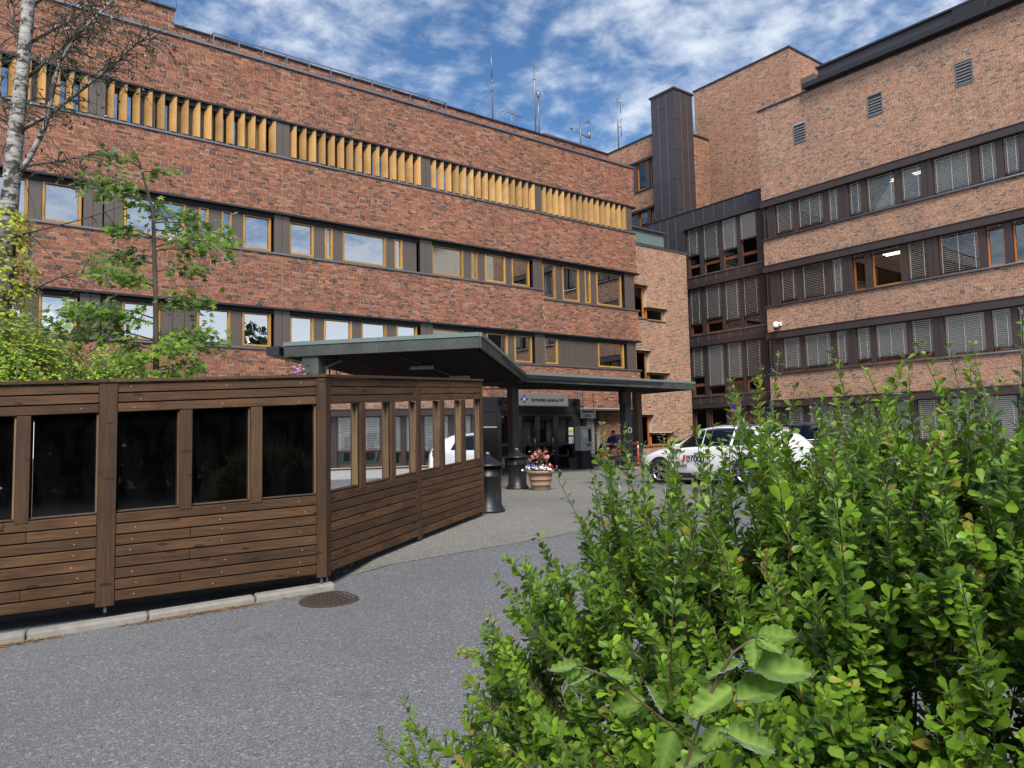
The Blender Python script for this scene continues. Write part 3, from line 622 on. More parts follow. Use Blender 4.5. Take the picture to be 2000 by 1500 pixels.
tilts = [[.25, .20, .35, .2, .12, .3, .45, .4, .35, .3, .3, .3], [.10, .08, .55, 0, 0, .12, .05, 0, 0, 0, .3, .3], [.62, .7, .7, .75, .8, .6, .85, .8, .7, .6, .6, .6], [.55, .8, .7, .85, .9, .7, .9, .9, .9, .8, .8, .8]]
for r, (zt_, zb_) in enumerate(rows_R):
    top = zt_ - .36; z0 = zb_ + .01
    MB().box(XR - .13, XR + .4, 5.0, YR1 + .05, top, zt_ - .045).build('hood', M['metal_dark'], RW, .012)
    MB().box(XR - .155, XR + .3, 5.0, YR1 + .06, zt_ - .042, zt_ - .004).build('flashing', M['metal_dark'], RW)
    seq = seqs[r]
    for i, q in enumerate(seq):
        if q == 'D':
            for yy in (seq[i - 1], seq[i + 1]): MB().box(XR - .136, XR - .05, yy - .008, yy + .008, top - .002, zt_ - .043).build('hood_joint', M['metal_black'], RW)
    sl = MB(); ys = np.linspace(5.0, YR1 + .08, 2)
    sl.tube([(XR - .06, 5.0, zb_ - .035), (XR - .06, YR1 + .07, zb_ - .035)], .045, 10); sl.box(XR - .06, XR + .35, 5.0, YR1 + .07, zb_ - .075, zb_ - .002)
    sl.build('sill', M['zinc'] if r != 3 else M['stone'], RW)
    mull_R(seq[0], YR1 - .28, z0, top, True)
    wi = 0; prev = None; i = 0
    while i < len(seq) - 1:
        if seq[i] == 'D': mull_R(seq[i + 1], seq[i - 1], z0, top, True); i += 1; wi_state = 0; continue
        a = seq[i]; b = seq[i + 1]
        if b == 'D': i += 1; continue
        # alternate window / single mullion inside a module
        k = 0; j = i
        while j >= 0 and seq[j] != 'D': j -= 1; k += 1
        if k % 2 == 1:
            drop = drops[r][wi]; low = .78 if r == 3 else 0
            window_R(b + .01, a - .01, z0 + .02, top - .005, drop if drop else .08, tilts[r][wi], 'orange' if r < 3 else 'redwood', blinds=True, low=low, lamp=(r == 0 and wi in (3, 4, 5)) or (r == 1 and wi == 4)); wi += 1
        else: mull_R(b, a, z0, top)
        i += 1
# roof storey in dark sheet metal
RP = thing('roof_storey', (XR, 10, 16.5), 'dark sheet metal roof storey with black gutter above the tan office wing', 'roof structure')
wbx(RP, 32.72, 33.6, YR0, 19.25, 16.64, 16.86, M['metal_black'], 'gutter'); wbx(RP, 33.601, 34.6, YR0, 19.25, 16.64, 16.8, M['metal_black'], 'ledge')
pe = np.arange(19.2, YR0, -2.05)
for a, b in zip(pe[1:], pe[:-1]): MB().box(34.2, 34.35, a + .012, b - .012, 16.8, 18.02).build('panel', M['clad'], RP); MB().box(34.185, 34.2, b - .02, b + .02, 16.8, 18.0).build('seam', M['metal_dark'], RP)
wbx(RP, 34.36, 47, YR0, 19.15, 16.5, 18.0, M['black'], 'core'); wbx(RP, 34.08, 34.8, YR0, 19.3, 18.024, 18.12, M['metal_black'], 'eaves')
MB().box(33.9, 34.19, 3.0, 12.9, 17.2, 17.9).build('soffit_box', M['metal_black'], RP); MB().bar((34.1, 11.6, 17.9), (33.4, 11.6, 17.0), .05, .05).build('bracket', M['metal_dark'], RP)
MB().box(33.9, 35.4, 19.26, 20.0, 16.65, 17.75).build('brick_pier', M['brick_r'], RP)

# ------------------------------------------------------------------ dark curtain-wall link (front at X = 33.9)
XM = 33.9
MW = thing('link_building', (XM, 25, -1.2), 'dark bronze glazed link block with blinds between the two brick wings', 'building')
wbx(MW, 34.75, 40, 22.03, 33.2, -1.3, 12.6, M['room'], 'inner_wall')
wbx(MW, XM + .12, 34.74, 22.03, 33.2, 11.9, 12.8, M['black'], 'wall')
ybs = [22.05, 22.69, 27.62]
floors = [(11.88, 9.07), (8.44, 5.76), (5.12, 2.32), (1.66, -1.2)]
bays = [(22.12, 22.62), (23.0, 24.01), (24.21, 25.17), (25.38, 26.46), (26.73, 27.54)]
def sheets(parent, axis, plane, a0, a1, z0, z1, w, h, mat, stagger=True, th=.02):
    """standing-seam sheets: every sheet its own piece with a raised edge"""
    n = max(1, int(round((a1 - a0) / w))); w = (a1 - a0) / n
    for i in range(n):
        rows = max(1, int(round((z1 - z0) / h))) if h else 1; hh = (z1 - z0) / rows; off = (hh * .5 if (stagger and i % 2 and rows > 1) else 0)
        zs = [z0] + [z0 + off + k * hh for k in range(0 if off else 1, rows + 1) if z0 + .05 < z0 + off + k * hh < z1 - .05] + [z1]
        for q0, q1 in zip(zs[:-1], zs[1:]):
            d = random.uniform(0, .006)
            A = (a0 + i * w + .008, a0 + (i + 1) * w - .008)
            if axis == 'X': m = MB().box(plane - th - d, plane + .05, A[0], A[1], q0 + .006, q1 - .006)
            else: m = MB().box(A[0], A[1], plane - th - d, plane + .05, q0 + .006, q1 - .006)
            m.build('sheet', mat, parent, .006)
        if i:
            if axis == 'X': MB().box(plane - th - .018, plane, a0 + i * w - .006, a0 + i * w + .006, z0, z1).build('seam', M['seam'], parent)
            else: MB().box(a0 + i * w - .006, a0 + i * w + .006, plane - th - .018, plane, z0, z1).build('seam', M['seam'], parent)
sheets(MW, 'X', XM, 22.05, 27.65, 12.12, 12.84, .68, 0, M['clad'], False); sheets(MW, 'X', XM, 27.66, 33.0, 9.0, 12.84, .62, .95, M['clad'])
wbx(MW, XM + .04, XM + .4, 27.66, 33.0, 8.0, 12.83, M['black'], 'wall'); wbx(MW, XM - .05, 34.2, 22.03, 33.1, 12.843, 12.9, M['metal_black'], 'parapet_cap')
wbx(MW, XM - .09, XM + .3, 22.05, 27.65, 11.86, 12.117, M['clad'], 'hood')
for fi, (zt_, zb_) in enumerate(floors):
    if fi:
        up = floors[fi - 1][1]
        sheets(MW, 'X', XM, 22.05, 27.65, zt_ + .22, up - .06, .66, 0, M['clad_br'], False)
        wbx(MW, XM - .08, XM + .4, 22.05, 27.65, zt_ - .02, zt_ + .215, M['metal_dark'], 'hood'); wbx(MW, XM + .06, 34.74, 22.03, 27.65, zt_ + .0, up - .05, M['black'], 'wall')
        wbx(MW, XM - .06, XM + .3, 22.05, 27.65, up - .056, up - .002, M['zinc'], 'sill')
    for a, b in zip([22.62, 24.01, 25.17, 26.46, 27.54], [23.0, 24.21, 25.38, 26.73, 27.66]): mull_R(a, b, zb_ + .003, zt_ - .023, False, MW, XM)
    for bi, (a, b) in enumerate(bays):
        dr = [[.9, .5, .62, .72, .55], [.8, .76, .82, .72, .78], [.9, .70, .72, .82, .62], [0, 0, 0, 0, 0]][fi][bi]; tl = [[.3, .85, .7, .25, .2], [.1, .1, .3, .3, .15], [.4, .2, .6, .8, .5], [0] * 5][fi][bi]
        window_R(a + .01, b - .01, zb_ + .02, zt_ - .03, dr if dr else .04, tl, 'redwood', MW, XM, dr > 0, .62)

# ------------------------------------------------------------------ upper brick block, chimney and rear wall
UB = thing('brick_tower', (38, 26, 12), 'plain windowless brown brick stair tower rising behind the office wing', 'building')
wbx(UB, 38, 48, 23.04, 29.79, 8, 22.0, M['mortar_l'])
Bricks(UB, M['brick_r'], 700, .016, .006).wall('X', 38.0, 23.04, 29.79, 12.0, 22.0).wall('Y', 23.04, 38.0, 44, 15.5, 22.0).flush()
wbx(UB, 37.94, 48, 22.98, 29.85, 22.004, 22.1, M['metal_black'], 'parapet_cap')
wbx(UB, 36.2, 37.99, 28.84, 33, 8, 18.5, M['mortar_r']); Bricks(UB, M['brick_r'], 760).wall('Y', 28.84, 36.2, 37.98, 12.0, 18.5).flush(); wbx(UB, 36.14, 37.985, 28.78, 33, 18.504, 18.6, M['metal_black'], 'parapet_cap')
CH = thing('metal_chimney', (34.9, 29, 12), 'tall dark sheet metal chimney shaft standing before the brick tower', 'chimney')
wbx(CH, 34.03, 35.68, 28.14, 29.9, 8, 20.5, M['black'], 'core')
sheets(CH, 'X', 34.03, 28.13, 29.92, 11.5, 20.5, .6, 1.75, M['clad'], True); sheets(CH, 'Y', 28.14, 34.01, 35.68, 11.5, 20.5, .55, 1.75, M['clad_br'], True)  # right face gets lighter sheets: its brighter light is put into the colour
wbx(CH, 33.94, 35.76, 28.05, 30.0, 20.503, 20.62, M['metal_dark'], 'cap')
BW = thing('brick_building', (34.6, 32, 8), 'rear brown brick block with orange framed windows left of the chimney', 'building')
wbx(BW, 34.6, 44, 29.95, 40, 17.35, 18.6, M['mortar_l']); wbx(BW, 34.6, 44, 29.95, 40, 14.25, 15.35, M['mortar_l']); wbx(BW, 35.4, 44, 29.95, 40, 9, 18.5, M['room'], 'inner_wall')
Bricks(BW, M['brick_r'], 800).wall('X', 34.6, 29.95, 38.0, 17.35, 18.6).wall('X', 34.6, 29.95, 38, 14.25, 15.35).flush()
wbx(BW, 34.54, 36, 29.95, 40, 18.604, 18.7, M['metal_black'], 'parapet_cap')
for zt_, zb_ in ((17.3, 15.45), (14.2, 12.4)):
    wbx(BW, 34.5, 34.8, 29.95, 38, zt_ - .1, zt_ + .045, M['metal_black'], 'hood'); wbx(BW, 34.52, 34.8, 29.95, 38, zb_ - .095, zb_ - .03, M['metal_black'], 'sill')
    for y in (30.0, 31.05, 32.1, 33.15, 34.2):
        o = window_R(y + .02, y + .72, zb_, zt_ - .12, .05, 0, 'orange', BW, 34.5, False); mull_R(y + .73, y + 1.05, zb_, zt_ - .12, False, BW, 34.5)
o_ = MB().lathe([(.02, .06), (.22, .0), (.23, -.03)], (35.05, 31.95, 16.62), 16).build('pendant_lamp', M['lamp_warm'], BW)

# roof masts and aerials
def mast(x, y, z0, z1, label, extra=(), r=.035, nm='antenna_mast'):
    t = thing(nm, (x, y, z0), label, 'antenna', 'aerials on the roof of the long wing'); MB().tube([(x, y, z0), (x, y, z0 + (z1 - z0) * .55), (x, y, z1)], [r, r, r * .7], 8).build('pole', M['zinc'], t)
    for k, (kind, a) in enumerate(extra):
        if kind == 'tube': MB().tube(a, .03 if abs(a[0][0] - a[1][0]) < .5 else .011, 6).build('aerial_rod', M['zinc'], t)
        if kind == 'ring':
            for z in a: MB().lathe([(.06, -.03), (.06, .03)], (x, y, z), 8).build('clamp', M['zinc'], t)
    return t
mast(21.05, 28.5, 15.2, 19.0, 'tall aerial mast with a guy wire and double rod', [('tube', [(20.98, 28.42, 17.6), (20.98, 28.42, 18.9)]), ('ring', (17.0, 17.4, 17.9)), ('tube', [(21.05, 28.5, 17.0), (19.6, 28.9, 15.3)])])
mast(23.72, 28.5, 15.2, 19.45, 'tallest slim whip aerial beside the lamp-topped pole', [('ring', (18.3,))], .04)
t_ = mast(23.95, 28.5, 15.2, 17.5, 'pole with a small round lamp head next to the whip aerial'); MB().lathe([(.03, -.2), (.09, -.1), (.1, .1), (.04, .22)], (23.95, 28.5, 17.55), 12).build('lamp_head', M['zinc'], t_)
t_ = mast(22.22, 28.5, 15.2, 16.15, 'low comb-shaped television aerial')
MB().tube([(21.6, 28.5, 16.2), (22.85, 28.5, 16.05)], .02, 6).build('boom', M['zinc'], t_)
for k in range(5): MB().tube([(21.75 + k * .25, 28.15, 16.18 - k * .03), (21.75 + k * .25, 28.85, 16.18 - k * .03)], .012, 5).build('element', M['zinc'], t_)
t_ = mast(27.55, 29.3, 15.8, 17.2, 'weather station mast with cross arm and wind vane')
MB().tube([(26.9, 29.3, 16.75), (28.2, 29.3, 16.55)], .03, 6).build('cross_arm', M['zinc'], t_); MB().lathe([(.06, -.15), (.09, 0), (.06, .28)], (28.2, 29.3, 16.7), 10).build('sensor', M['zinc'], t_); MB().lathe([(.05, -.06), (.08, 0), (.05, .06)], (26.9, 29.3, 16.8), 10).build('sensor', M['zinc'], t_)
MB().tube([(27.55, 29.3, 17.15), (28.1, 29.3, 17.45)], .025, 6).build('vane_arm', M['zinc'], t_); MB().box(28.1, 28.3, 29.29, 29.31, 17.38, 17.56).build('vane', M['zinc'], t_)
mx_, my_ = 36.0, 34.6
mast(mx_, my_, 18.6, 23.0, 'aerial mast with two side-mounted dipoles near the chimney', [('tube', [(mx_ + .3, my_, 22.0), (mx_ + .3, my_, 23.4)]), ('tube', [(mx_ + .3, my_, 20.4), (mx_ + .3, my_, 21.6)]), ('tube', [(mx_, my_, 22.7), (mx_ + .3, my_, 22.7)]), ('tube', [(mx_, my_, 21.0), (mx_ + .3, my_, 21.0)]), ('ring', (20.3, 20.9))], .05)
t_ = thing('roof_duct', (27.7, 30.2, 15.8), 'squat dark ventilation duct on the roof edge', 'duct'); MB().tube([(27.0, 30.2, 16.2), (27.9, 30.2, 16.2), (28.3, 30.2, 16.05)], .34, 12).build('pipe', M['metal_dark'], t_); MB().box(27.2, 27.6, 29.9, 30.5, 15.8, 15.95).build('foot', M['metal_dark'], t_)
# dome camera on the office wing
t_ = thing('security_camera', (33.0, 21.31, 5.3), 'white dome security camera on the office wing brick', 'camera')
MB().box(32.98, 33.095, 21.18, 21.34, 5.42, 5.62).build('bracket', M['white'], t_, .02); MB().tube([(32.98, 21.26, 5.52), (32.8, 21.3, 5.55)], .05, 8).build('arm', M['white'], t_); MB().lathe([(.02, .17), (.13, .1), (.145, -.1), (.12, -.14)], (32.75, 21.32, 5.47), 16).build('housing', M['white'], t_); MB().lathe([(.11, 0), (.10, -.07), (.06, -.12), (.01, -.14)], (32.75, 21.32, 5.33), 16).build('dome', M['black'], t_)

# ------------------------------------------------------------------ wooden shelter by the road
def G(x, y): return float(gz(x, y))
FP = [np.array(p) for p in ((-2.78, 9.57), (-.68, 9.08), (1.42, 8.59), (3.52, 8.10), (5.46, 9.33), (7.39, 10.51))]
UPZ = np.array((0, 0, 1.))
SH = thing('wooden_shelter', (3.5, 9.6, -1.4), 'brown stained wooden shelter of horizontal boards with rows of windows', 'shelter')
orgS = origin_of(SH); gS = np.random.default_rng(21)
def G0(x, y): return float(pave(.85 * x + .53 * y))
def base(p): return np.array([p[0], p[1], G0(*p) + .08])
HW0, HW1, HT = .885, 1.885, 2.20
def board(a, b, z0, z1, th, n, mat, name='board', parent=SH, off=0.0, key=None):
    """a board between two base points, lying along the panel"""
    nn = np.array([n[0], n[1], 0]); o = nn * off
    p = [a + o, b + o, b + o + nn * th, a + o + nn * th]
    up0, up1 = np.array([0, 0, z0]), np.array([0, 0, z1])
    m = MB().hexa([p[0] + up0, p[1] + up0, p[2] + up0, p[3] + up0, p[0] + up1, p[1] + up1, p[2] + up1, p[3] + up1])
    # lay the board along local x so that its grain follows it
    c = (a + b) / 2 + np.array([0, 0, (z0 + z1) / 2]); d = b - a; ang = math.atan2(d[1], d[0]); ca, sa = math.cos(-ang), math.sin(-ang)
    vs = [];
    for q in m.v:
        w = np.array(q) - c; vs.append((w[0] * ca - w[1] * sa, w[0] * sa + w[1] * ca, w[2]))
    m.v = vs; me = m.mesh(name, mat); ob = link(name, me, parent, c - orgS); ob.rotation_euler.z = ang
    bv = ob.modifiers.new('bevel', 'BEVEL'); bv.width = .004; bv.segments = 1
    return ob
for pi in range(5):
    A, B_ = base(FP[pi]), base(FP[pi + 1]); d = B_ - A; L = np.linalg.norm(d[:2]); u = d / L; n = np.array([u[1], -u[0]]) / np.hypot(u[0], u[1])
    right = pi >= 3
    ins0, ins1 = (.085, .085) if not right else ((.10 if pi == 3 else .055), .055)
    a, b = A + u * ins0, B_ - u * ins1
    # boards below and above the windows
    for k in range(8):
        z0 = .007 + k * .1095; cut = None
        if gS.random() < .45:
            t = gS.uniform(.25, .8); q = a + (b - a) * t
            board(a, q - u * .0012, z0, z0 + .0965, .022, n, M['fence'], off=gS.uniform(0, .0025)); board(q + u * .0012, b, z0, z0 + .0965, .022, n, M['fence'], off=gS.uniform(0, .0025))
        else: board(a, b, z0, z0 + .0965, .022, n, M['fence'], off=gS.uniform(0, .0025))
    for k in range(3): board(a, b, HW1 + .01 + k * .100, HW1 + .01 + k * .100 + .087, .022, n, M['fence'], off=gS.uniform(0, .0025))
    board(a, b, .0, HW0 - .01, .02, n, M['black'], 'backing', off=-.03); board(a, b, HW1 + .01, HT - .01, .02, n, M['black'], 'backing', off=-.03)
    # windows between studs
    Lw = np.linalg.norm((b - a)[:2]); st = .125; ww = (Lw - 2 * st) / 3
    for k in range(3):
        w0 = a + u * (k * (ww + st)); w1 = w0 + u * ww
        wo_ = board(w0, w1, HW0 - .006, HW0 + .012, .03, n, M['fence_post'], 'window', off=-.03)
        fj = board(w1 - u * .020, w1, HW0 + .012, HW1, .055, n, M['rawpine'], 'jamb', off=-.062)
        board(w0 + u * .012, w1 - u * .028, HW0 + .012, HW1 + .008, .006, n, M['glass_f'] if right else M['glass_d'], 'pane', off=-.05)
        if k < 2: board(w1 + u * .002, w1 + u * (st - .002), HW0 - .035, HW1 + .004, .03, n, M['fence_post'], 'stud', off=.0)
    # coping board
    board(A - u * .02, B_ + u * .02, HT - .005, HT + .03, .12, n, M['fence_post'], 'coping', off=-.07)
# posts
def post(p, w0, w1, u, n, th=.035, name='post', foot=True):
    b0 = np.array([p[0], p[1], G0(*p) + .08]); board(b0 + u * w0, b0 + u * w1, -.035, HT - .006, th, n, M['fence_post'], name)
    if foot: q = b0 + u * (w0 + w1) / 2; MB().box(q[0] - .012, q[0] + .012, q[1] - .012, q[1] + .012, q[2] - .10, q[2] - .03).build('pin', M['zinc'], SH)
def un(i):
    d = base(FP[i + 1]) - base(FP[i]); u = d / np.linalg.norm(d[:2]); return u, np.array([u[1], -u[0]])
u0, n0 = un(1); post(FP[1], -.083, .083, u0, n0); post(FP[2], -.083, .083, u0, n0); u2, n2 = un(2); post(FP[3], -.085, .022, u2, n2); u3, n3 = un(3); post(FP[3], .003, .095, u3, n3, .03); post(FP[4], -.053, .053, u3, n3, .03); post(FP[5], -.055, .012, u3, n3, .03)
MB().bar((7.40, 10.53, base(FP[5])[2] - .03), (7.40, 10.53, base(FP[5])[2] + HT - .01), .05, .05, up=(1, 0, 0)).build('corner_post', M['rawpine'], SH)
# screw heads along the boards
sv = []; sf = []
for pi in range(1, 5):
    A, B_ = base(FP[pi]), base(FP[pi + 1]); d = B_ - A; L = np.linalg.norm(d[:2]); u = d / L; nn_ = np.array([u[1], -u[0], 0]) / np.hypot(u[0], u[1])
    for k in range(11):
        zk = .055 + k * .1095 if k < 8 else HW1 + .055 + (k - 8) * .1
        for f_ in (.12, .5, .88):
            if gS.random() < .25: continue
            c_ = A + u * (L * f_ + gS.normal(0, .03)) + nn_ * .0262 + np.array((0, 0, zk + gS.normal(0, .008))); b_ = len(sv); r_ = .0052
            for a_ in range(6): sv.append(c_ + r_ * (math.cos(a_ * 1.047) * u + math.sin(a_ * 1.047) * UPZ))
            sf.append((b_, b_ + 1, b_ + 2, b_ + 3)); sf.append((b_, b_ + 3, b_ + 4, b_ + 5))
tag(link('screw_heads', np_mesh('screw_heads', np.array(sv) - orgS, sf, M['grey']), SH), kind='stuff')
# roof and back of the shelter
inn = [np.array(p) for p in ((-2.3, 11.8), (-.2, 11.3), (1.9, 10.9), (3.1, 10.9), (4.3, 11.6), (6.2, 12.6))]
for i in range(5):
    a, b = base(FP[i]), base(FP[i + 1]); c, d = base(inn[i + 1]), base(inn[i]); c[2] = b[2]; d[2] = a[2]
    ua, na = un(i); sh_ = np.array([na[0], na[1], 0]) * -.075
    up0, up1 = np.array([0, 0, HT - .09]), np.array([0, 0, HT - .03])
    MB().hexa([a + sh_ + up0, b + sh_ + up0, c + up0, d + up0, a + sh_ + up1, b + sh_ + up1, c + up1, d + up1]).build('roof_panel', M['black'], SH)
    MB().hexa([d, c, c + [0, .05, 0], d + [0, .05, 0], d + up0, c + up0, c + [0, .05, 0] + up0, d + [0, .05, 0] + up0]).build('back_wall', M['fence_post'], SH)
# bench seen through the panes
bn = thing('shelter_bench', (5.3, 10.3, -1.25), 'plain wooden bench inside the shelter behind the clear panes', 'bench')
MB().bar((4.3, 10.1, G(5, 10) + .45), (6.0, 11.2, G(6, 11) + .45), .38, .045).build('seat', M['rawpine'], bn)
for q in ((4.6, 10.3), (5.7, 11.0)): MB().box(q[0] - .05, q[0] + .05, q[1] - .15, q[1] + .15, G(*q), G(*q) + .427).build('leg', M['fence_post'], bn)
# kerb stones
KB = thing('kerb', (1.5, 8.2, -1.6), 'row of weathered granite kerb stones before the shelter', None, kind='structure')
kp0, kp1 = np.array((-4.2, 9.06)), np.array((3.62, 8.02)); kd = (kp1 - kp0) / np.linalg.norm(kp1 - kp0); kn = np.array((kd[1], -kd[0])); s = 0; Lk = np.linalg.norm(kp1 - kp0)
kp0 = kp0 - kn * .02
while s < Lk - .2:
    l = min(gS.uniform(.85, 1.2), Lk - s); a = kp0 + kd * (s + .006); b = kp0 + kd * (s + l - .006); h = .085 + gS.uniform(-.008, .008)
    q = [a + kn * .06, b + kn * .06, b - kn * .12, a - kn * .12]; m = MB(); zz_ = [G0(*p) for p in q]
    m.hexa([(*p, z - .25) for p, z in zip(q, zz_)] + [(*(p - (kn * .018 if i < 2 else 0)), z + h - .115) for i, (p, z) in enumerate(zip(q, zz_))]); m.build('kerb_stone', M['stone'], KB, .022); s += l
# leaf litter in the gutter
n = 4200; t = gS.uniform(0, Lk - .2, n); off = np.abs(gS.normal(0, .05, n)) + .072; P = kp0 + kd * t[:, None] + kn * off[:, None]
keep = np.sin(t * 3.1) + np.sin(t * 7.7) * .6 + gS.normal(0, .6, n) > .1; P = P[keep]; n = len(P)
th = gS.uniform(0, 6.28, n); sz = gS.uniform(.006, .018, n); V = np.zeros((n, 4, 3)); zz0 = gz(P[:, 0], P[:, 1]) + .006
for i, (cx_, cy_) in enumerate(((-1, -.5), (1, -.5), (1, .5), (-1, .5))):
    V[:, i, 0] = P[:, 0] + sz * (cx_ * np.cos(th) - cy_ * np.sin(th)); V[:, i, 1] = P[:, 1] + sz * (cx_ * np.sin(th) + cy_ * np.cos(th)); V[:, i, 2] = zz0 + gS.uniform(0, .008, n)
M['litter'] = plain('dry_litter', (.26, .13, .045), .9, var=.5, scale=30)
tag(link('leaf_litter', np_mesh('leaf_litter', V.reshape(-1, 3), np.arange(n * 4).reshape(-1, 4), M['litter'])), 'dry brown leaf litter in the gutter along the kerb', kind='stuff')
# drain grate
mc = np.array((3.40, 7.64)); mz = G(*mc)
DR = thing('drain_cover', (mc[0], mc[1], mz), 'round rusty slotted iron drain cover in the asphalt', 'drain cover')
sl_ = .0585 * np.array((.85, .53))
def gp(x, y, h): return (mc[0] + x, mc[1] + y, mz + sl_[0] * x + sl_[1] * y + h)
N = 40; ring = MB()
for i in range(N):
    t0, t1 = 2 * math.pi * i / N, 2 * math.pi * (i + 1) / N; r0, r1 = .262, .335
    ring.hexa([gp(r0 * math.cos(t0), r0 * math.sin(t0), -.03), gp(r1 * math.cos(t0), r1 * math.sin(t0), -.03), gp(r1 * math.cos(t1), r1 * math.sin(t1), -.03), gp(r0 * math.cos(t1), r0 * math.sin(t1), -.03), gp(r0 * math.cos(t0), r0 * math.sin(t0), .010), gp(r1 * math.cos(t0), r1 * math.sin(t0), .006), gp(r1 * math.cos(t1), r1 * math.sin(t1), .006), gp(r0 * math.cos(t1), r0 * math.sin(t1), .010)])
ring.build('rim', M['grate'], DR)
pit = MB(); pit.add([gp(.262 * math.cos(2 * math.pi * i / N), .262 * math.sin(2 * math.pi * i / N), .0035) for i in range(N)], [tuple(range(N))]); pit.build('pit', M['black'], DR)
for x in np.arange(-.225, .23, .05):
    l = math.sqrt(.262 ** 2 - x * x); MB().hexa([gp(x - .013, -l, .004), gp(x + .013, -l, .004), gp(x + .013, l, .004), gp(x - .013, l, .004), gp(x - .012, -l, .011), gp(x + .012, -l, .011), gp(x + .012, l, .011), gp(x - .012, l, .011)]).build('bar', M['grate'], DR)
for y in (-.15, -.05, .05, .15):
    l = math.sqrt(.262 ** 2 - y * y); MB().hexa([gp(-l, y - .016, .004), gp(l, y - .016, .004), gp(l, y + .016, .004), gp(-l, y + .016, .004), gp(-l, y - .015, .0095), gp(l, y - .015, .0095), gp(l, y + .015, .0095), gp(-l, y + .015, .0095)]).build('cross_bar', M['grate'], DR)

# ------------------------------------------------------------------ entrance canopy
CA = thing('entrance_canopy', (15, 20, -1.2), 'wide flat entrance canopy with patinated copper fascia and black ribbed soffit', 'canopy')
ZB = 2.0
cA, cB, cC, cD = [np.array(p) for p in ((6.30, 16.62), (9.26, 13.17), (15.9, 20.0), (25.4, 20.5))]
dirBC = (cC - cB) / np.linalg.norm(cC - cB); tA = (23.5 - cA[1]) / dirBC[1]; cAr = cA + dirBC * tA
poly = [cA, cB, cC, cD, np.array((25.4, 23.5)), cAr]
def inset(pl, dist):
    c = np.mean(pl, axis=0); return [p + (c - p) / np.linalg.norm(c - p) * dist for p in pl]
MB().prism([tuple(p) for p in inset(poly, .12)], ZB + .14, ZB + .27).build('roof_slab', M['black'], CA)
MB().prism([tuple(p) for p in inset(poly, .02)], ZB + .272, ZB + .31).build('roof_cover', M['copper_top'], CA)
def fascia(p, q, h0, h1, mat, name='fascia', th=.06, lift=(0, 0), seg=2.2):
    L = np.linalg.norm(q - p); n = max(1, int(round(L / seg)))
    for i in range(n):
        a = p + (q - p) * i / n; b = p + (q - p) * (i + 1) / n; d = (b - a) / np.linalg.norm(b - a); a = a + d * .003; b = b - d * .003
        MB().bar((*a, ZB + (h0 + h1) / 2), (*b, ZB + (h0 + h1) / 2), th, h1 - h0).build(name, mat, CA)
for p, q in ((cA, cB), (cB, cC), (cC, cD), (cD, poly[4]), (cA, cAr)):
    fascia(p, q, 0.03, .275, M['copper']); fascia(p, q, .278, .365, M['copper_top'], 'fascia_cap', .10)
MB().bar((*(cA + (cAr - cA) * .0 + [-.25, .1]), ZB + .17), (*(cA + (cAr - cA) * .35 + [-.25, .1]), ZB + .17), .3, .2).build('gutter', M['metal_black'], CA)
# soffit ribs
dAB = (cB - cA); LBC = np.linalg.norm(cC - cB); kk = 0
for s in np.arange(.25, LBC + 1.2, .34):
    a = cA + dirBC * s + dAB * .03; b = cA + dirBC * s + dAB * .97
    if a[1] > 23.3: continue
    MB().bar((*a, ZB + .09), (*b, ZB + .09), .10, .09).build('soffit_rib', M['black'], CA)
for y in np.arange(20.9, 23.3, .5): MB().box(17.0 + max(0, (y - 21.5)) * 0, 25.2, y, y + .1, ZB + .06, ZB + .135).build('soffit_rib', M['black'], CA)
def column(x, y, w, mat, rot=0, name='column'):
    c, s_ = math.cos(rot) * w / 2, math.sin(rot) * w / 2; z0, z1 = G(x, y), ZB + .1
    MB().obox((x, y, (z0 + z1) / 2), (c, s_, 0), (-s_, c, 0), (0, 0, (z1 - z0) / 2)).build(name, mat, CA, .01)
q = cA + dAB / np.linalg.norm(dAB) * .62 + dirBC * .22; ang = math.atan2(dAB[1], dAB[0]); column(q[0], q[1], .40, M['copper'], ang)
column(21.95, 21.2, .34, M['metal_black']); column(16.6, 21.6, .3, M['metal_black']); column(12.1, 22.6, .3, M['metal_black'])
column(24.75, 23.2, .30, M['timber'], name='timber_column')
for (x, y) in ((9.82, 16.63), (12.27, 18.58)):
    MB().bar((x - dAB[0] * .055, y - dAB[1] * .055, ZB - .06), (x + dAB[0] * .075, y + dAB[1] * .075, ZB - .06), .13, .07).build('ceiling_light', M['grey'], CA); MB().tube([(x, y, ZB - .03), (x, y, ZB + .12)], .012, 6).build('light_stem', M['grey'], CA)
MB().tube([(8.6, 15.4, ZB + .02), (15.5, 22.0, ZB + .02)], .02, 6).build('cable_conduit', M['metal_dark'], CA)
MB().tube([(16.5, 23.3, ZB + .03), (22.5, 20.9, ZB + .03)], .02, 6).build('cable_conduit', M['metal_dark'], CA)

# ------------------------------------------------------------------ glazed entrance
EN = thing('glazed_entrance', (20.6, 25.0, -1.2), 'black framed glass entrance doors under the canopy', 'entrance')
YE = 25.0; zg = G(20, 25)
def eb(x0, x1, y0, y1, z0, z1, mat, name, parent=EN): return MB().box(x0, x1, y0, y1, z0, z1).build(name, mat, parent)
eb(17.55, 23.0, YE, YE + .4, 1.26, 1.86, M['metal_black'], 'dark_top_strip'); eb(17.55, 18.38, YE + .02, YE + .4, zg, 1.258, M['metal_black'], 'side_panel')
eb(17.7, 18.3, YE - .03, YE + .018, -.6, .60, M['black'], 'notice_board'); eb(17.68, 18.32, YE - .05, YE + .015, .602, .66, M['grey'], 'notice_rail')
for x, w in ((18.38, .16), (19.50, .12), (20.47, .12), (21.48, .14), (22.60, .30)): eb(x, x + w, YE, YE + .12, zg, 1.257, M['metal_black'], 'post')
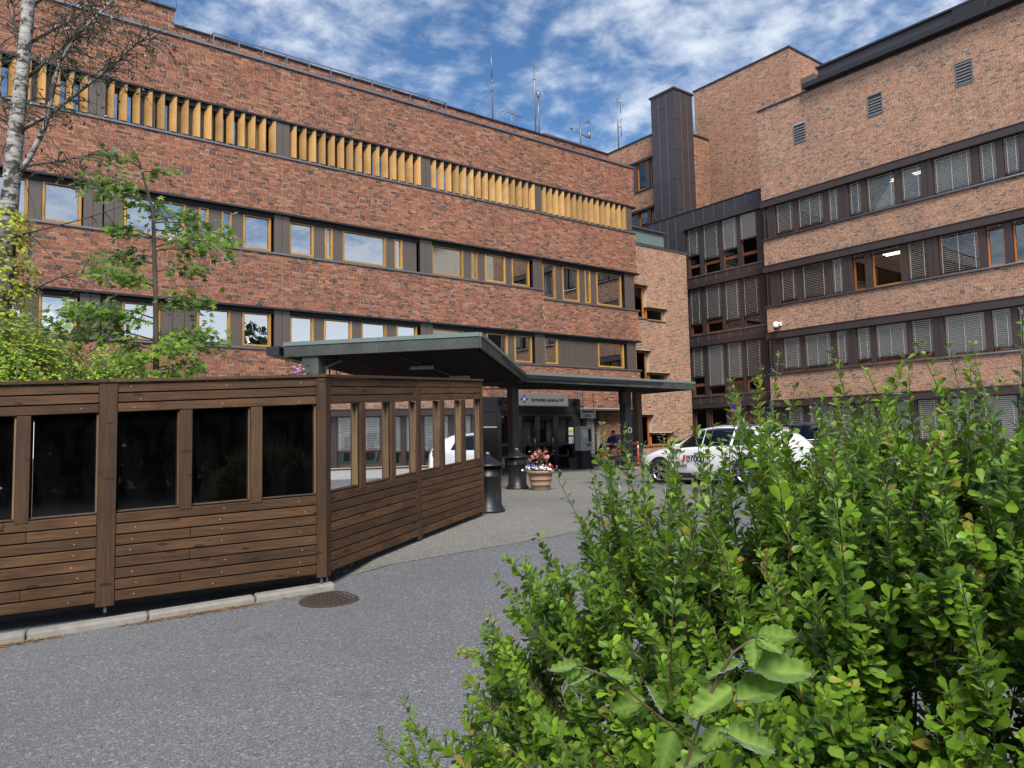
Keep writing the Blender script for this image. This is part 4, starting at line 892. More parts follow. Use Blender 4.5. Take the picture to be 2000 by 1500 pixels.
doors = [(18.55, 19.49), (19.63, 20.46), (20.60, 21.47), (21.63, 22.59)]
for k, (a, b) in enumerate(doors):
    f = MB().box(a, a + .05, YE + .02, YE + .09, zg + .02, 1.25).box(b - .05, b, YE + .02, YE + .09, zg + .02, 1.25).box(a + .05, b - .05, YE + .023, YE + .09, zg + .02, zg + .17).box(a + .05, b - .05, YE + .023, YE + .09, 1.10, 1.25).box(a + .05, b - .05, YE + .023, YE + .09, -.16, -.04)
    o = f.build('door', M['metal_black'], EN); MB().box(a + .05, b - .05, YE + .05, YE + .06, zg + .17, -.162).build('lower_pane', M['glass_r'], o); MB().box(a + .05, b - .05, YE + .05, YE + .06, -.038, 1.098).build('upper_pane', M['glass_r'], o)
    MB().tube([(b - .12, YE - .01, -.3), (b - .12, YE - .01, .15)], .015, 8).build('handle', M['zinc'], o)
eb(17.6, 26.8, 26.5, 26.68, zg, 1.4, M['room'], 'hall_wall'); eb(17.6, 26.8, YE + .41, 26.69, zg - .02, zg + .004, M['timber'], 'hall_floor'); eb(20.7, 21.25, 26.3, 26.4, -.4, 1.05, M['canvas'], 'hall_curtain'); eb(19.75, 20.4, 26.3, 26.4, -.4, 1.05, M['grey'], 'hall_screen')
# stickers on the glass
def sticker(x0, x1, z0, z1, cols, label, cat='notice'):
    t = MB(); n = len(cols); h = (z1 - z0) / n
    for i, c in enumerate(cols): t.box(x0, x1, YE + .012, YE + .018, z0 + i * h, z0 + (i + 1) * h - .001, i)
    return t.solo('notice', [M[c] for c in cols], label, cat)
sticker(19.32, 19.47, .12, .75, ['navy', 'white', 'yellow', 'white'], 'narrow white and yellow notice strip on the glass door'); sticker(22.28, 22.56, .25, .60, ['white', 'yellow', 'white'], 'white notice with a yellow stripe beside the doors'); sticker(22.28, 22.56, -.12, .18, ['white'], 'plain white notice below the yellow striped one')
def text_mesh(s, size, mat, bold=.0, font_x=1.0):
    cu = bpy.data.curves.new('lettering', 'FONT'); cu.body = s; cu.size = size; cu.extrude = .004; cu.offset = bold; cu.align_x = 'LEFT'; cu.space_character = font_x
    tmp = bpy.data.objects.new('tmp_text', cu); C.objects.link(tmp); bpy.context.view_layer.update()
    me = bpy.data.meshes.new_from_object(tmp.evaluated_get(bpy.context.evaluated_depsgraph_get())); bpy.data.objects.remove(tmp); bpy.data.curves.remove(cu)
    me.materials.clear(); me.materials.append(mat); return me
SG = thing('name_sign', (19.4, 24.7, 1.5), 'grey hospital name sign with black lettering above the doors', 'sign')
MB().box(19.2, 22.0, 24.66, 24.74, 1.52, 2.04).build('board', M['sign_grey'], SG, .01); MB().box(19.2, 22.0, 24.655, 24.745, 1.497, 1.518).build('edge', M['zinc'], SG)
for x in (19.5, 21.7): MB().box(x, x + .05, 24.74, 25.0, 1.55, 1.6).build('bracket', M['metal_black'], SG)
o = link('lettering', text_mesh('Sørlandet sykehus HF', .205, M['ink'], .004), SG); o.location = np.array((19.92, 24.654, 1.70)) - origin_of(SG); o.rotation_euler = (math.pi / 2, 0, 0)
for dx, dz, col in ((0, .13, 'navy'), (0, -.13, 'navy'), (-.14, 0, 'navy'), (.14, 0, 'navy'), (0, 0, 'skyblue')):
    e = MB(); e.add([(19.55 + dx + .055 * math.cos(t), 24.651, 1.78 + dz + .055 * math.sin(t)) for t in np.linspace(0, 2 * math.pi, 14, endpoint=False)], [tuple(range(14))]); e.build('emblem_dot', M[col], SG)
def floodlight(x, y, z0, label):
    t = thing('floodlight', (x, y, z0), label, 'floodlight', 'uplights round the canopy'); MB().tube([(x, y, z0), (x, y, z0 + .34)], .02, 6).build('pole', M['metal_black'], t)
    MB().obox((x, y, z0 + .42), (.24, 0, .11), (0, .14, 0), (-.012, 0, .026)).build('head', M['zinc'], t, .01); MB().tube([(x + .17, y, z0), (x + .17, y, z0 + .47)], .012, 6).build('stay', M['metal_black'], t); MB().box(x - .12, x + .25, y - .1, y + .1, z0 - .06, z0).build('foot', M['metal_black'], t)
floodlight(18.55, 24.75, 1.52, 'tilted uplight left of the hospital name sign'); floodlight(22.65, 24.75, 1.52, 'tilted uplight right of the hospital name sign'); floodlight(25.75, 24.4, 1.40, 'tilted uplight on the timber column')
floodlight(7.25, 16.35, 1.45, 'curved uplight next to the copper canopy column')
MB().box(25.55, 26.0, 24.25, 24.55, G(25, 24), 1.34).solo('timber_post', M['timber'], 'grey weathered timber post at the end of the canopy', 'post')
MB().box(7.1, 7.45, 16.25, 16.45, G(7, 16), 1.39).solo('lamp_post', M['metal_black'], 'short dark post carrying the curved uplight behind the shelter', 'post')
sp = thing('loudspeaker', (21.7, 21.0, 1.5), 'black box loudspeaker fixed to the dark canopy column', 'loudspeaker'); MB().box(21.45, 21.76, 20.85, 21.1, 1.42, 1.9).build('cabinet', M['black'], sp, .03); MB().box(21.47, 21.74, 20.835, 20.848, 1.46, 1.86).build('grille', M['metal_black'], sp)
pl = thing('smoking_sign', (21.95, 21.0, .2), 'black plaque with a crossed cigarette ring on the column', 'sign'); MB().box(21.80, 22.1, 21.0, 21.025, .0, .62).build('plate', M['ink'], pl)
e = MB()
for i in range(20):
    t0, t1 = 2 * math.pi * i / 20, 2 * math.pi * (i + 1) / 20; e.add([(21.95 + r * math.cos(t), 20.996, .38 + r * math.sin(t)) for t, r in ((t0, .085), (t0, .11), (t1, .11), (t1, .085))], [(0, 1, 2, 3)])
e.bar((21.89, 20.997, .44), (22.01, 20.997, .32), .004, .02, up=(0, 1, 0)); e.build('ring', M['grey'], pl)
# hanging sign and pay machine
hs_ = thing('hanging_sign', (22.0, 23.2, 1.0), 'small white sign with a dark P square hanging by the doors', 'sign'); MB().box(21.35, 22.2, 23.18, 23.22, .93, 1.30).build('board', M['grey'], hs_); MB().box(21.46, 22.08, 23.172, 23.178, 1.17, 1.24).build('lettering_bar', M['ink'], hs_); MB().box(21.58, 21.68, 23.172, 23.178, .98, 1.1).build('letter_square', M['navy'], hs_); MB().box(21.75, 21.9, 23.172, 23.178, 1.0, 1.06).build('lettering_bar', M['ink'], hs_)
o = link('letter', text_mesh('P', .11, M['white']), hs_); o.location = np.array((21.60, 23.170, 1.0)) - origin_of(hs_); o.rotation_euler = (math.pi / 2, 0, 0)
for x in (21.5, 22.1): MB().tube([(x, 23.2, 1.3), (x, 23.2, ZB + .15)], .012, 6).build('hanger', M['metal_black'], hs_)
pm = thing('pay_machine', (21.8, 23.5, -1.2), 'light grey parking pay machine on a dark plinth', 'pay machine'); MB().box(21.48, 22.12, 23.35, 23.75, -.42, .60).build('cabinet', M['grey'], pm, .03); MB().box(21.55, 22.05, 23.38, 23.72, G(21.8, 23.5), -.422).build('plinth', M['metal_black'], pm); MB().box(21.56, 21.84, 23.335, 23.348, .12, .46).build('notice', M['white'], pm); MB().box(21.9, 22.06, 23.335, 23.348, -.05, .48).build('screen', M['black'], pm); MB().box(21.78, 22.04, 23.335, 23.348, -.25, -.1).build('keypad', M['zinc'], pm)
# seating bay beside the doors: wall with blinds, low rock wall
SB = thing('window_bay', (25, 26.0, -1.2), 'recessed bay with blinds and brick pier right of the entrance doors', 'bay')
eb(23.0, 26.85, 26.2, 26.3, -1.2, 1.44, M['room'], 'wall', SB); eb(23.0, 26.9, 25.34, 25.44, 1.38, 1.46, M['zinc'], 'lintel', SB)
for a, b in ((23.2, 23.85), (24.15, 24.8)):
    f = MB().box(a, a + .06, 25.9, 26.0, -.7, 1.1).box(b - .06, b, 25.9, 26.0, -.7, 1.1).box(a + .06, b - .06, 25.903, 26.0, 1.04, 1.1).box(a + .06, b - .06, 25.903, 26.0, -.7, -.64); o = f.build('window', M['metal_dark'], SB)
    m = MB()
    for z in np.arange(-.6, 1.0, .075): m.box(a + .08, b - .08, 25.93, 25.96, z, z + .035)
    m.build('blind', M['slat'], o)
eb(25.1, 26.7, 25.95, 26.19, -1.2, 1.36, M['mortar_l'], 'pier', SB); Bricks(SB, M['brick_l'], 950).wall('Y', 25.95, 25.1, 26.7, -1.2, 1.36).flush(); eb(23.9, 24.1, 25.85, 26.1, -1.2, 1.36, M['metal_black'], 'post', SB)
RWL = thing('rock_wall', (23, 23.3, -1.2), 'low wall of rough dark stones under the deckchair', 'wall')
gR = np.random.default_rng(5)
for r in range(2):
    x = 22.2 + r * .1
    while x < 26.5:
        w = gR.uniform(.28, .5); z0 = -1.2 + r * .25; m = MB().box(x, x + w - .02, 23.05 + gR.uniform(-.03, .03), 23.5, z0, z0 + .235)
        m.v = [tuple(np.array(v) + gR.uniform(-.03, .03, 3) * (1, 1, .4)) for v in m.v]; m.build('stone', M['rock'], RWL, .04); x += w
MB().box(22.3, 26.6, 23.3, 25.6, -1.25, -.74).build('terrace', M['rock'], RWL)

# ------------------------------------------------------------------ bins, planter, barriers, road sign
def litter_bin(x, y, rot, label):
    z = G(x, y) + .004; t = thing('litter_bin', (x, y, z), label, 'bin', 'black cast litter bins')
    MB().lathe([(.30, 0), (.30, .03), (.27, .06), (.255, .10), (.235, .12), (.235, .60), (.245, .61), (.245, .63), (.235, .64), (.235, .80), (.20, .80)], (x, y, z), 28).build('body', M['iron'], t)
    MB().lathe([(.305, .795), (.31, .815), (.25, .85), (.17, .89), (.10, .94), (.055, .975), (.05, .985)], (x, y, z), 28).build('lid', M['iron'], t); MB().lathe([(.045, .985), (.05, 1.01), (.035, 1.04), (.005, 1.05)], (x, y, z), 14).build('knob', M['zinc'], t)
    dx, dy = math.cos(rot), math.sin(rot); px, py = -dy, dx
    MB().obox((x + dx * .232, y + dy * .232, z + .715), (dx * .012, dy * .012, 0), (px * .10, py * .10, 0), (0, 0, .06)).build('opening', M['black'], t)
    f = MB(); c0 = np.array((x + dx * .24, y + dy * .24, z + .715)); pv = np.array((px, py, 0)); dv = np.array((dx, dy, 0)); zv = np.array((0, 0, 1.))
    for s_ in (-1, 1): f.obox(c0 + zv * s_ * .068, dv * .012, pv * .112, zv * .008); f.obox(c0 + pv * s_ * .108, dv * .012, pv * .008, zv * .06)
    f.build('opening_frame', M['iron'], t)
litter_bin(12.0, 15.5, math.radians(-105), 'black cast litter bin with conical lid next to the flower pot'); litter_bin(7.80, 10.92, math.radians(-40), 'black cast litter bin at the end of the wooden shelter')
px_, py_ = 12.05, 14.62; pz = G(px_, py_) + .004
FPOT = thing('flower_pot', (px_, py_, pz), 'large pale terracotta pot of white and coral flowers', 'flower pot')
MB().lathe([(.215, 0), (.225, .02), (.245, .12), (.255, .125), (.255, .145), (.25, .15), (.27, .25), (.285, .255), (.285, .275), (.28, .28), (.30, .40), (.345, .41), (.35, .47), (.335, .48), (.30, .48), (.29, .42), (.02, .42)], (px_, py_, pz), 32).build('pot', M['terracotta'], FPOT)
gF = np.random.default_rng(31)
def blobs(name, cen, spread, n, r, mat, parent, nseg=6):
    m = MB()
    for _ in range(n):
        c = np.array(cen) + gF.normal(0, 1, 3) * spread; rr = r * gF.uniform(.6, 1.2); k = 5; ph = gF.uniform(0, 6.28); nrm = gF.normal(0, .6, 3) + [0, -.3, 1]; nrm /= np.linalg.norm(nrm); a = np.cross(nrm, [1, .3, .1]); a /= np.linalg.norm(a); b = np.cross(nrm, a)
        for j in range(k):
            t = ph + 2 * math.pi * j / k; d = a * math.cos(t) + b * math.sin(t); s_ = np.cross(nrm, d); m.add([c, c + d * rr * .6 + s_ * rr * .42 + nrm * rr * .1, c + d * rr * 1.05 + nrm * rr * .25, c + d * rr * .6 - s_ * rr * .42 + nrm * rr * .1], [(0, 1, 2, 3)])
    return m.build(name, mat, parent)
blobs('white_flowers', (px_ - .02, py_, pz + .53), (.17, .15, .045), 130, .045, M['flower_white'], FPOT); blobs('red_flower', (px_ + .16, py_ - .12, pz + .57), (.045, .045, .03), 26, .045, M['flower_red'], FPOT); blobs('violet_flowers', (px_ - .18, py_ + .08, pz + .60), (.06, .05, .03), 26, .04, M['flower_violet'], FPOT); blobs('coral_flowers', (px_ + .02, py_ + .02, pz + .86), (.12, .12, .085), 90, .042, M['flower_coral'], FPOT)
def leaves(name, mat, pos, nrm, size, template, parent=None, tone=None, along=None, rng=RNG):
    """many leaf blades in one mesh; template = (verts (k,3), tris) with the stalk at the origin and the tip on +x"""
    tv, tf = template; n = len(pos); pos = np.asarray(pos, float)
    nrm = np.asarray(nrm, float); nrm /= np.linalg.norm(nrm, axis=1)[:, None] + 1e-9
    if along is None: along = rng.normal(0, 1, (n, 3))
    ax = np.asarray(along, float); ax = ax - nrm * np.sum(ax * nrm, 1)[:, None]; ax /= np.linalg.norm(ax, axis=1)[:, None] + 1e-9
    ay = np.cross(nrm, ax); sz = np.asarray(size, float).reshape(-1, 1, 1) * np.ones((n, 1, 1))
    V = pos[:, None] + sz * (tv[None, :, 0:1] * ax[:, None] + tv[None, :, 1:2] * ay[:, None] + tv[None, :, 2:3] * nrm[:, None])
    k = len(tv); F = (np.arange(n) * k)[:, None, None] + np.array(tf)[None]
    tone = rng.beta(2, 2, n) if tone is None else np.clip(tone, 0, 1)
    me = np_mesh(name, V.reshape(-1, 3) - origin_of(parent), F.reshape(-1, 3), mat, True, np.repeat(tone, k)); return link(name, me, parent)
OVATE = (np.array([(0, 0, 0), (.35, .16, .05), (.72, .25, .04), (1, 0, -.03), (.72, -.25, .04), (.35, -.16, .05), (.4, 0, -.015), (.75, 0, -.02)]), [(0, 6, 1), (1, 6, 7), (1, 7, 2), (2, 7, 3), (0, 5, 6), (5, 7, 6), (5, 4, 7), (4, 3, 7)])
n = 420; q = gF.normal(0, 1, (n, 3)); q[:, 2] = np.abs(q[:, 2]); pos = np.array((px_, py_, pz + .46)) + q * (.14, .14, .05); pos2 = np.array((px_, py_, pz + .78)) + gF.normal(0, 1, (160, 3)) * (.07, .07, .10)
leaves('foliage', M['rhodo'], np.vstack([pos, pos2]), gF.normal(0, .5, (n + 160, 3)) + [0, 0, 1], gF.uniform(.04, .075, n + 160), OVATE, FPOT); MB().tube([(px_, py_, pz + .42), (px_ + .02, py_, pz + .9)], .015, 6).build('flower_stem', M['stem'], FPOT)
for (x, y, lb) in ((22.15, 22.75, 'red and white barrier post by the pay machine'), (22.75, 21.35, 'red and white barrier post near the taxi')):
    z = G(x, y); t = thing('barrier_post', (x, y, z), lb, 'barrier post'); MB().tube([(x, y, z + .1), (x, y, z + .80)], .032, 10).build('lower_pole', M['red'], t); MB().tube([(x, y, z + .80), (x, y, z + 1.02)], .034, 10).build('white_band', M['white'], t); MB().tube([(x, y, z + 1.02), (x, y, z + 1.12)], .034, 10).build('tip', M['red'], t); MB().box(x - .4, x + .4, y - .2, y + .2, z, z + .1).build('foot', M['stone'], t, .02)
tp = thing('barrier_tape', (22.4, 22, -.3), 'red and white tape strung between the barrier posts', 'tape')
def tape(a, b, sag):
    P = [np.array(a) + (np.array(b) - np.array(a)) * t - np.array((0, 0, sag * 4 * t * (1 - t))) for t in np.linspace(0, 1, 13)]
    for i in range(12): MB().bar(P[i], P[i + 1], .012, .055).build('tape_strip', M['red'] if i // 2 % 2 else M['white'], tp)
tape((22.15, 22.75, -.14), (22.75, 21.35, -.12), .04); tape((22.15, 22.75, -.2), (25.2, 24.2, -.1), .25); tape((25.2, 24.2, -.1), (22.75, 21.35, -.2), .25)
# no-parking sign, turned towards the yard
sx, sy = 22.0, 15.95; sz = G(sx, sy); RS = thing('no_parking_sign', (sx, sy, sz), 'round blue no parking sign with red rim on a grey pole', 'road sign')
MB().tube([(sx, sy, sz), (sx, sy, 1.1)], .035, 10).build('pole', M['zinc'], RS)
fn = np.array((-.94, .34, 0.)); fn /= np.linalg.norm(fn); fu = np.cross((0, 0, 1), fn); cz = np.array((sx, sy, 1.0)) + fn * .06
def disc(r0, r1, off, mat, name, n=32):
    m = MB()
    for i in range(n):
        t0, t1 = 2 * math.pi * i / n, 2 * math.pi * (i + 1) / n; P = []
        for dd in (off, off + .012):
            for r, t in ((r0, t0), (r1, t0), (r1, t1), (r0, t1)): P.append(cz + fn * dd + r * (math.cos(t) * fu + math.sin(t) * np.array((0, 0, 1))))
        m.hexa(P)
    return m.build(name, mat, RS)
disc(.0005, .31, .0, M['zinc'], 'plate'); disc(.0005, .245, .013, M['blue'], 'blue_field'); disc(.246, .31, .014, M['red'], 'rim'); MB().bar(cz + fn * .03 + .18 * (fu + np.array((0, 0, 1))) * .93, cz + fn * .03 - .18 * (fu + np.array((0, 0, 1))) * .93, .05, .012, up=fn).build('slash', M['red'], RS)
for zc_ in (-.12, .12): MB().box(sx - .06, sx + .06, sy - .06, sy + .06, 1.0 + zc_ - .02, 1.0 + zc_ + .02).build('clamp', M['zinc'], RS)

# ------------------------------------------------------------------ cars
def car(name, label, loc, yaw, L, H, Wd, paint_, sta, wheels, glassx, belt, extra=None, wr=.335):
    """body lofted through stations: (x, z_low, z_belt, z_top, half_width_top); nose at +x"""
    t = thing(name, loc, label, 'car'); t.rotation_euler.z = yaw
    hw = Wd / 2; rings = []
    for (x, zl, zb, zt_, wt, wf) in sta:
        w = hw * wf; half = [(w * .86, zl), (w * .97, zl + .10), (w, zl + (zb - zl) * .55), (w * .985, zb - .03), (w * .955, zb), (wt + (w * .955 - wt) * .45, zb + (zt_ - zb) * .58), (wt, zt_ - .035 * (1 if zt_ - zb > .1 else .3)), (wt * .8, zt_), (wt * .35, zt_ + .015)]
        rings.append([(x, y, z) for y, z in half] + [(x, -y, z) for y, z in half[::-1]])
    k = len(rings[0]); m = MB(); m.add([p for r in rings for p in r], [(i * k + j, (i + 1) * k + j, (i + 1) * k + (j + 1) % k, i * k + (j + 1) % k) for i in range(len(rings) - 1) for j in range(k)] + [tuple(range(k)), tuple(range((len(rings) - 1) * k, len(rings) * k))[::-1]], 0, True)
    me = m.mesh('body', paint_); b = link('body', me, t); sd = b.modifiers.new('s', 'SUBSURF'); sd.levels = 1; sd.render_levels = 2
    def P(x, v, side):      # point on the greenhouse side, v = 0 belt .. 1 roof edge
        xs = [s_[0] for s_ in sta]; f = lambda i: float(np.interp(x, xs[::-1] if xs[0] > xs[-1] else xs, [s_[i] for s_ in (sta[::-1] if xs[0] > xs[-1] else sta)]))
        zb, zt_, wt, w = f(2), f(3), f(4), hw * f(5); z = zb + (zt_ - zb) * (.06 + .80 * v); y = w * .955 + (wt - w * .955) * (.03 + .80 * v) * (1 if v > .0 else 1) ; return (x, side * (y + .012), z)
    for side in (1, -1):
        for (xb0, xb1, xt0, xt1) in glassx:
            g_ = MB(); n = 5
            for i in range(n):
                a, b_ = i / n, (i + 1) / n; g_.add([P(xb0 + (xb1 - xb0) * a, 0, side), P(xb0 + (xb1 - xb0) * b_, 0, side), P(xt0 + (xt1 - xt0) * b_, 1, side), P(xt0 + (xt1 - xt0) * a, 1, side)], [(0, 1, 2, 3)], 0, True)
            link('side_window', g_.mesh('side_window', M['car_glass']), t)
        link('sill_trim', MB().box(wheels[1] + wr + .08, wheels[0] - wr - .08, side * hw * .93 - .03, side * hw * .93 + .03, .17, .30).mesh('sill_trim', M['plastic']), t)
        mi = MB().box(belt[0] - .08, belt[0] + .08, side * (hw + .02) - .01, side * (hw + .02) + .16 * side if side > 0 else side * (hw + .02) + .01, belt[1], belt[1] + .14) if side > 0 else MB().box(belt[0] - .08, belt[0] + .08, -(hw + .18), -(hw + .01), belt[1], belt[1] + .14)
        o = link('mirror', mi.mesh('mirror', paint_), t); bv = o.modifiers.new('b', 'BEVEL'); bv.width = .04; bv.segments = 3
        for wx in wheels:
            arch = MB(); N_ = 18
            for i in range(N_):
                t0, t1 = math.pi * (i / N_ * 1.12 - .06), math.pi * ((i + 1) / N_ * 1.12 - .06)
                Q = []
                for yy in (side * hw * .99, side * (hw + .012)):
                    for r, tt in ((wr + .012, t0), (wr + .075, t0), (wr + .075, t1), (wr + .012, t1)): Q.append((wx + r * math.cos(tt), yy, wr + r * math.sin(tt)))
                arch.hexa(Q)
            link('wheel_arch', arch.mesh('wheel_arch', M['plastic']), t)
            dk = MB(); dk.add([(wx + (wr + .02) * math.cos(a), side * (hw * .985 + .012), wr + (wr + .02) * math.sin(a)) for a in np.linspace(0, 2 * math.pi, 24, endpoint=False)], [tuple(range(24))]); link('wheel_well', dk.mesh('wheel_well', M['black']), t)
            ty = MB(); prof = [(wr * .66, -.10), (wr * .95, -.10), (wr, -.07), (wr, .07), (wr * .95, .10), (wr * .66, .10)]; N_ = 28
            vs = [(r * math.cos(a), yy, r * math.sin(a)) for r, yy in prof for a in np.linspace(0, 2 * math.pi, N_, endpoint=False)]
            ty.add(vs, [(i * N_ + j, i * N_ + (j + 1) % N_, (i + 1) * N_ + (j + 1) % N_, (i + 1) * N_ + j) for i in range(5) for j in range(N_)], 0, True)
            wo2 = link('wheel', ty.mesh('wheel', M['rubber']), t, (wx, side * (hw - .055), wr))
            rm = MB(); rr = wr * .68
            for s_ in range(5):
                for dd in (-.13, .13):
                    a = 2 * math.pi * s_ / 5 + dd; rm.bar((.03 * math.cos(a), side * .085, .03 * math.sin(a)), (rr * math.cos(a + dd * .3), side * .075, rr * math.sin(a + dd * .3)), .028, .035, up=(0, 1, 0))
            for i in range(24):
                t0, t1 = 2 * math.pi * i / 24, 2 * math.pi * (i + 1) / 24; rm.add([(r * math.cos(t), side * yy, r * math.sin(t)) for t, r, yy in ((t0, rr * .93, .07), (t0, rr, .085), (t1, rr, .085), (t1, rr * .93, .07))], [(0, 1, 2, 3)])
            rm.add([(rr * math.cos(a), side * .03, rr * math.sin(a)) for a in np.linspace(0, 2 * math.pi, 24, endpoint=False)], [tuple(range(24))], 1)
            link('rim', rm.mesh('rim', [M['alloy'], M['black']]), wo2)
    return t, P
M['seamline'] = plain('door_gap', (.03, .03, .03), .8)
# stations: x, z_low, z_belt, z_top, half width at the roof edge, width factor (nose first)
sta1 = [(2.12, .32, .60, .66, .45, .72), (2.0, .24, .70, .80, .58, .90), (1.70, .20, .80, .92, .66, .985), (1.20, .19, .88, 1.00, .70, 1.0), (.92, .19, .93, 1.05, .70, 1.0), (.55, .19, .95, 1.30, .62, 1.0), (.18, .19, .96, 1.47, .60, 1.0), (-.35, .19, .97, 1.525, .60, 1.0), (-1.0, .19, .98, 1.51, .595, 1.0), (-1.55, .20, 1.00, 1.44, .58, 1.0), (-1.90, .24, 1.02, 1.30, .58, .985), (-2.12, .30, 1.00, 1.08, .62, .94), (-2.22, .36, .80, .84, .55, .82)]
cx0, cy0 = 16.55, 12.55; yaw1 = math.radians(90 + 3)
taxi, P1 = car('taxi_car', 'white taxi with a red flash and black phone number on its doors', (cx0, cy0, G(cx0, cy0)), yaw1, 4.3, 1.53, 1.82, M['car_white'], sta1, (1.33, -1.27), [(.80, .02, .36, .0), (-.02, -.82, -.02, -.86), (-.90, -1.62, -.92, -1.38)], (.72, .92), wr=.33)
def on_car(name, mesh, x, z, side=1, t=taxi, hw=.91):
    o = link(name, mesh, t); o.location = (x, side * (hw + .016), z); o.rotation_euler = (math.pi / 2, 0, math.pi if side > 0 else 0); return o
on_car('phone_number', text_mesh('07000', .235, M['ink'], .002, .95), .46, .60); on_car('side_lettering', text_mesh('AGDER', .13, M['ink'], 0, 1.0), .86, .45)
o = link('red_flash', MB().add([(.60, .93, .59), (.52, .93, .59), (.46, .93, .77), (.54, .93, .77)], [(0, 1, 2, 3)]).mesh('red_flash', M['red']), taxi)
link('tail_lamp', MB().box(-2.12, -1.93, .58, .86, .86, 1.02).mesh('tail_lamp', M['lamp_red']), taxi); link('tail_lamp', MB().box(-2.12, -1.93, -.86, -.58, .86, 1.02).mesh('tail_lamp', M['lamp_red']), taxi); link('head_lamp', MB().box(1.80, 2.02, .52, .82, .66, .78).mesh('head_lamp', M['lamp_clear']), taxi); link('bumper_reflector', MB().box(-2.20, -2.02, .55, .8, .42, .48).mesh('bumper_reflector', M['lamp_red']), taxi)
link('rear_window', MB().add([(-1.62, .52, 1.44), (-1.62, -.52, 1.44), (-2.0, -.60, 1.08), (-2.0, .60, 1.08)], [(0, 1, 2, 3)]).mesh('rear_window', M['car_glass']), taxi)
link('windscreen', MB().add([(.24, .55, 1.45), (.24, -.55, 1.45), (.94, -.66, 1.06), (.94, .66, 1.06)], [(0, 1, 2, 3)]).mesh('windscreen', M['car_glass']), taxi)
for side in (1, -1):
    for xs_ in (.80, -.04, -.90):
        mm = MB(); mm.tube([(xs_, side * .912, .30), (xs_ - .01, side * .914, .62), (xs_ - .03, side * .893, .92)], .006, 5); link('door_seam', mm.mesh('door_seam', M['seamline']), taxi)
    for xs_ in (.05, -.78): link('door_handle', MB().box(xs_, xs_ + .16, side * .905 - .012, side * .905 + .03, .80, .83).mesh('door_handle', M['alloy']), taxi)
    link('roof_rail', MB().tube([(.0, side * .575, 1.49), (-.5, side * .585, 1.535), (-1.4, side * .57, 1.475)], .016, 6).mesh('roof_rail', M['plastic']), taxi)
sta2 = [(2.25, .34, .66, .72, .5, .74), (2.1, .28, .78, .88, .62, .92), (1.7, .24, .90, 1.02, .70, .99), (1.1, .24, .98, 1.10, .74, 1.0), (.8, .24, 1.0, 1.16, .74, 1.0), (.4, .24, 1.02, 1.42, .66, 1.0), (.0, .24, 1.03, 1.55, .64, 1.0), (-.6, .24, 1.04, 1.60, .64, 1.0), (-1.2, .24, 1.06, 1.56, .62, 1.0), (-1.75, .25, 1.08, 1.42, .60, 1.0), (-2.15, .28, 1.08, 1.20, .62, .98), (-2.38, .34, .98, 1.04, .60, .93), (-2.45, .40, .76, .80, .55, .82)]
cx1, cy1 = 20.1, 13.05; suv, P2 = car('suv_car', 'midnight blue suv with chrome window line parked beyond the taxi', (cx1, cy1, G(cx1, cy1)), math.radians(92), 4.7, 1.6, 1.9, M['car_dark'], sta2, (1.45, -1.40), [(.62, -.02, .22, -.04), (-.06, -.95, -.08, -.98), (-1.02, -1.85, -1.04, -1.62)], (.6, 1.0), wr=.36)
link('tail_lamp', MB().box(-2.40, -2.15, .55, .92, .92, 1.02).mesh('tail_lamp', M['lamp_red']), suv); link('tail_lamp', MB().box(-2.40, -2.15, -.92, -.55, .92, 1.02).mesh('tail_lamp', M['lamp_red']), suv)
chr_ = MB(); chr_.tube([P2(.66, 0, 1), P2(-.6, 0, 1), P2(-1.85, 0, 1), P2(-1.80, .5, 1), P2(-1.5, 1.03, 1), P2(-.6, 1.05, 1), P2(.2, 1.03, 1)], .012, 6); link('window_trim', chr_.mesh('window_trim', M['alloy']), suv)
link('windscreen', MB().add([(.02, .58, 1.52), (.02, -.58, 1.52), (.82, -.70, 1.14), (.82, .70, 1.14)], [(0, 1, 2, 3)]).mesh('windscreen', M['car_glass']), suv)

# ------------------------------------------------------------------ person resting in a deckchair on the terrace
dx0, dy0, dz0 = 23.55, 23.8, -.735
DC = thing('deckchair', (dx0, dy0, dz0), 'pale folding deckchair on the terrace beside the entrance', 'chair')
for s_ in (-.26, .26):
    MB().tube([(dx0 - .35, dy0 + s_, dz0), (dx0 - .15, dy0 + s_, dz0 + .33), (dx0 + .12, dy0 + s_, dz0 + .36), (dx0 + .32, dy0 + s_, dz0)], .018, 8).build('leg', M['rawpine'], DC); MB().tube([(dx0 + .12, dy0 + s_, dz0 + .36), (dx0 + .45, dy0 + s_, dz0 + .98)], .018, 8).build('back_rail', M['rawpine'], DC)
MB().hexa([(dx0 - .3, dy0 - .25, dz0 + .34), (dx0 + .14, dy0 - .25, dz0 + .30), (dx0 + .14, dy0 + .25, dz0 + .30), (dx0 - .3, dy0 + .25, dz0 + .34), (dx0 - .3, dy0 - .25, dz0 + .36), (dx0 + .14, dy0 - .25, dz0 + .325), (dx0 + .14, dy0 + .25, dz0 + .325), (dx0 - .3, dy0 + .25, dz0 + .36)]).build('seat', M['canvas'], DC); MB().hexa([(dx0 + .14, dy0 - .25, dz0 + .31), (dx0 + .165, dy0 - .25, dz0 + .31), (dx0 + .165, dy0 + .25, dz0 + .31), (dx0 + .14, dy0 + .25, dz0 + .31), (dx0 + .46, dy0 - .25, dz0 + .98), (dx0 + .485, dy0 - .25, dz0 + .98), (dx0 + .485, dy0 + .25, dz0 + .98), (dx0 + .46, dy0 + .25, dz0 + .98)]).build('backrest', M['canvas'], DC)
PS = thing('person', (dx0, dy0, dz0), 'person in a dark blue shirt reclining in the deckchair', 'person')
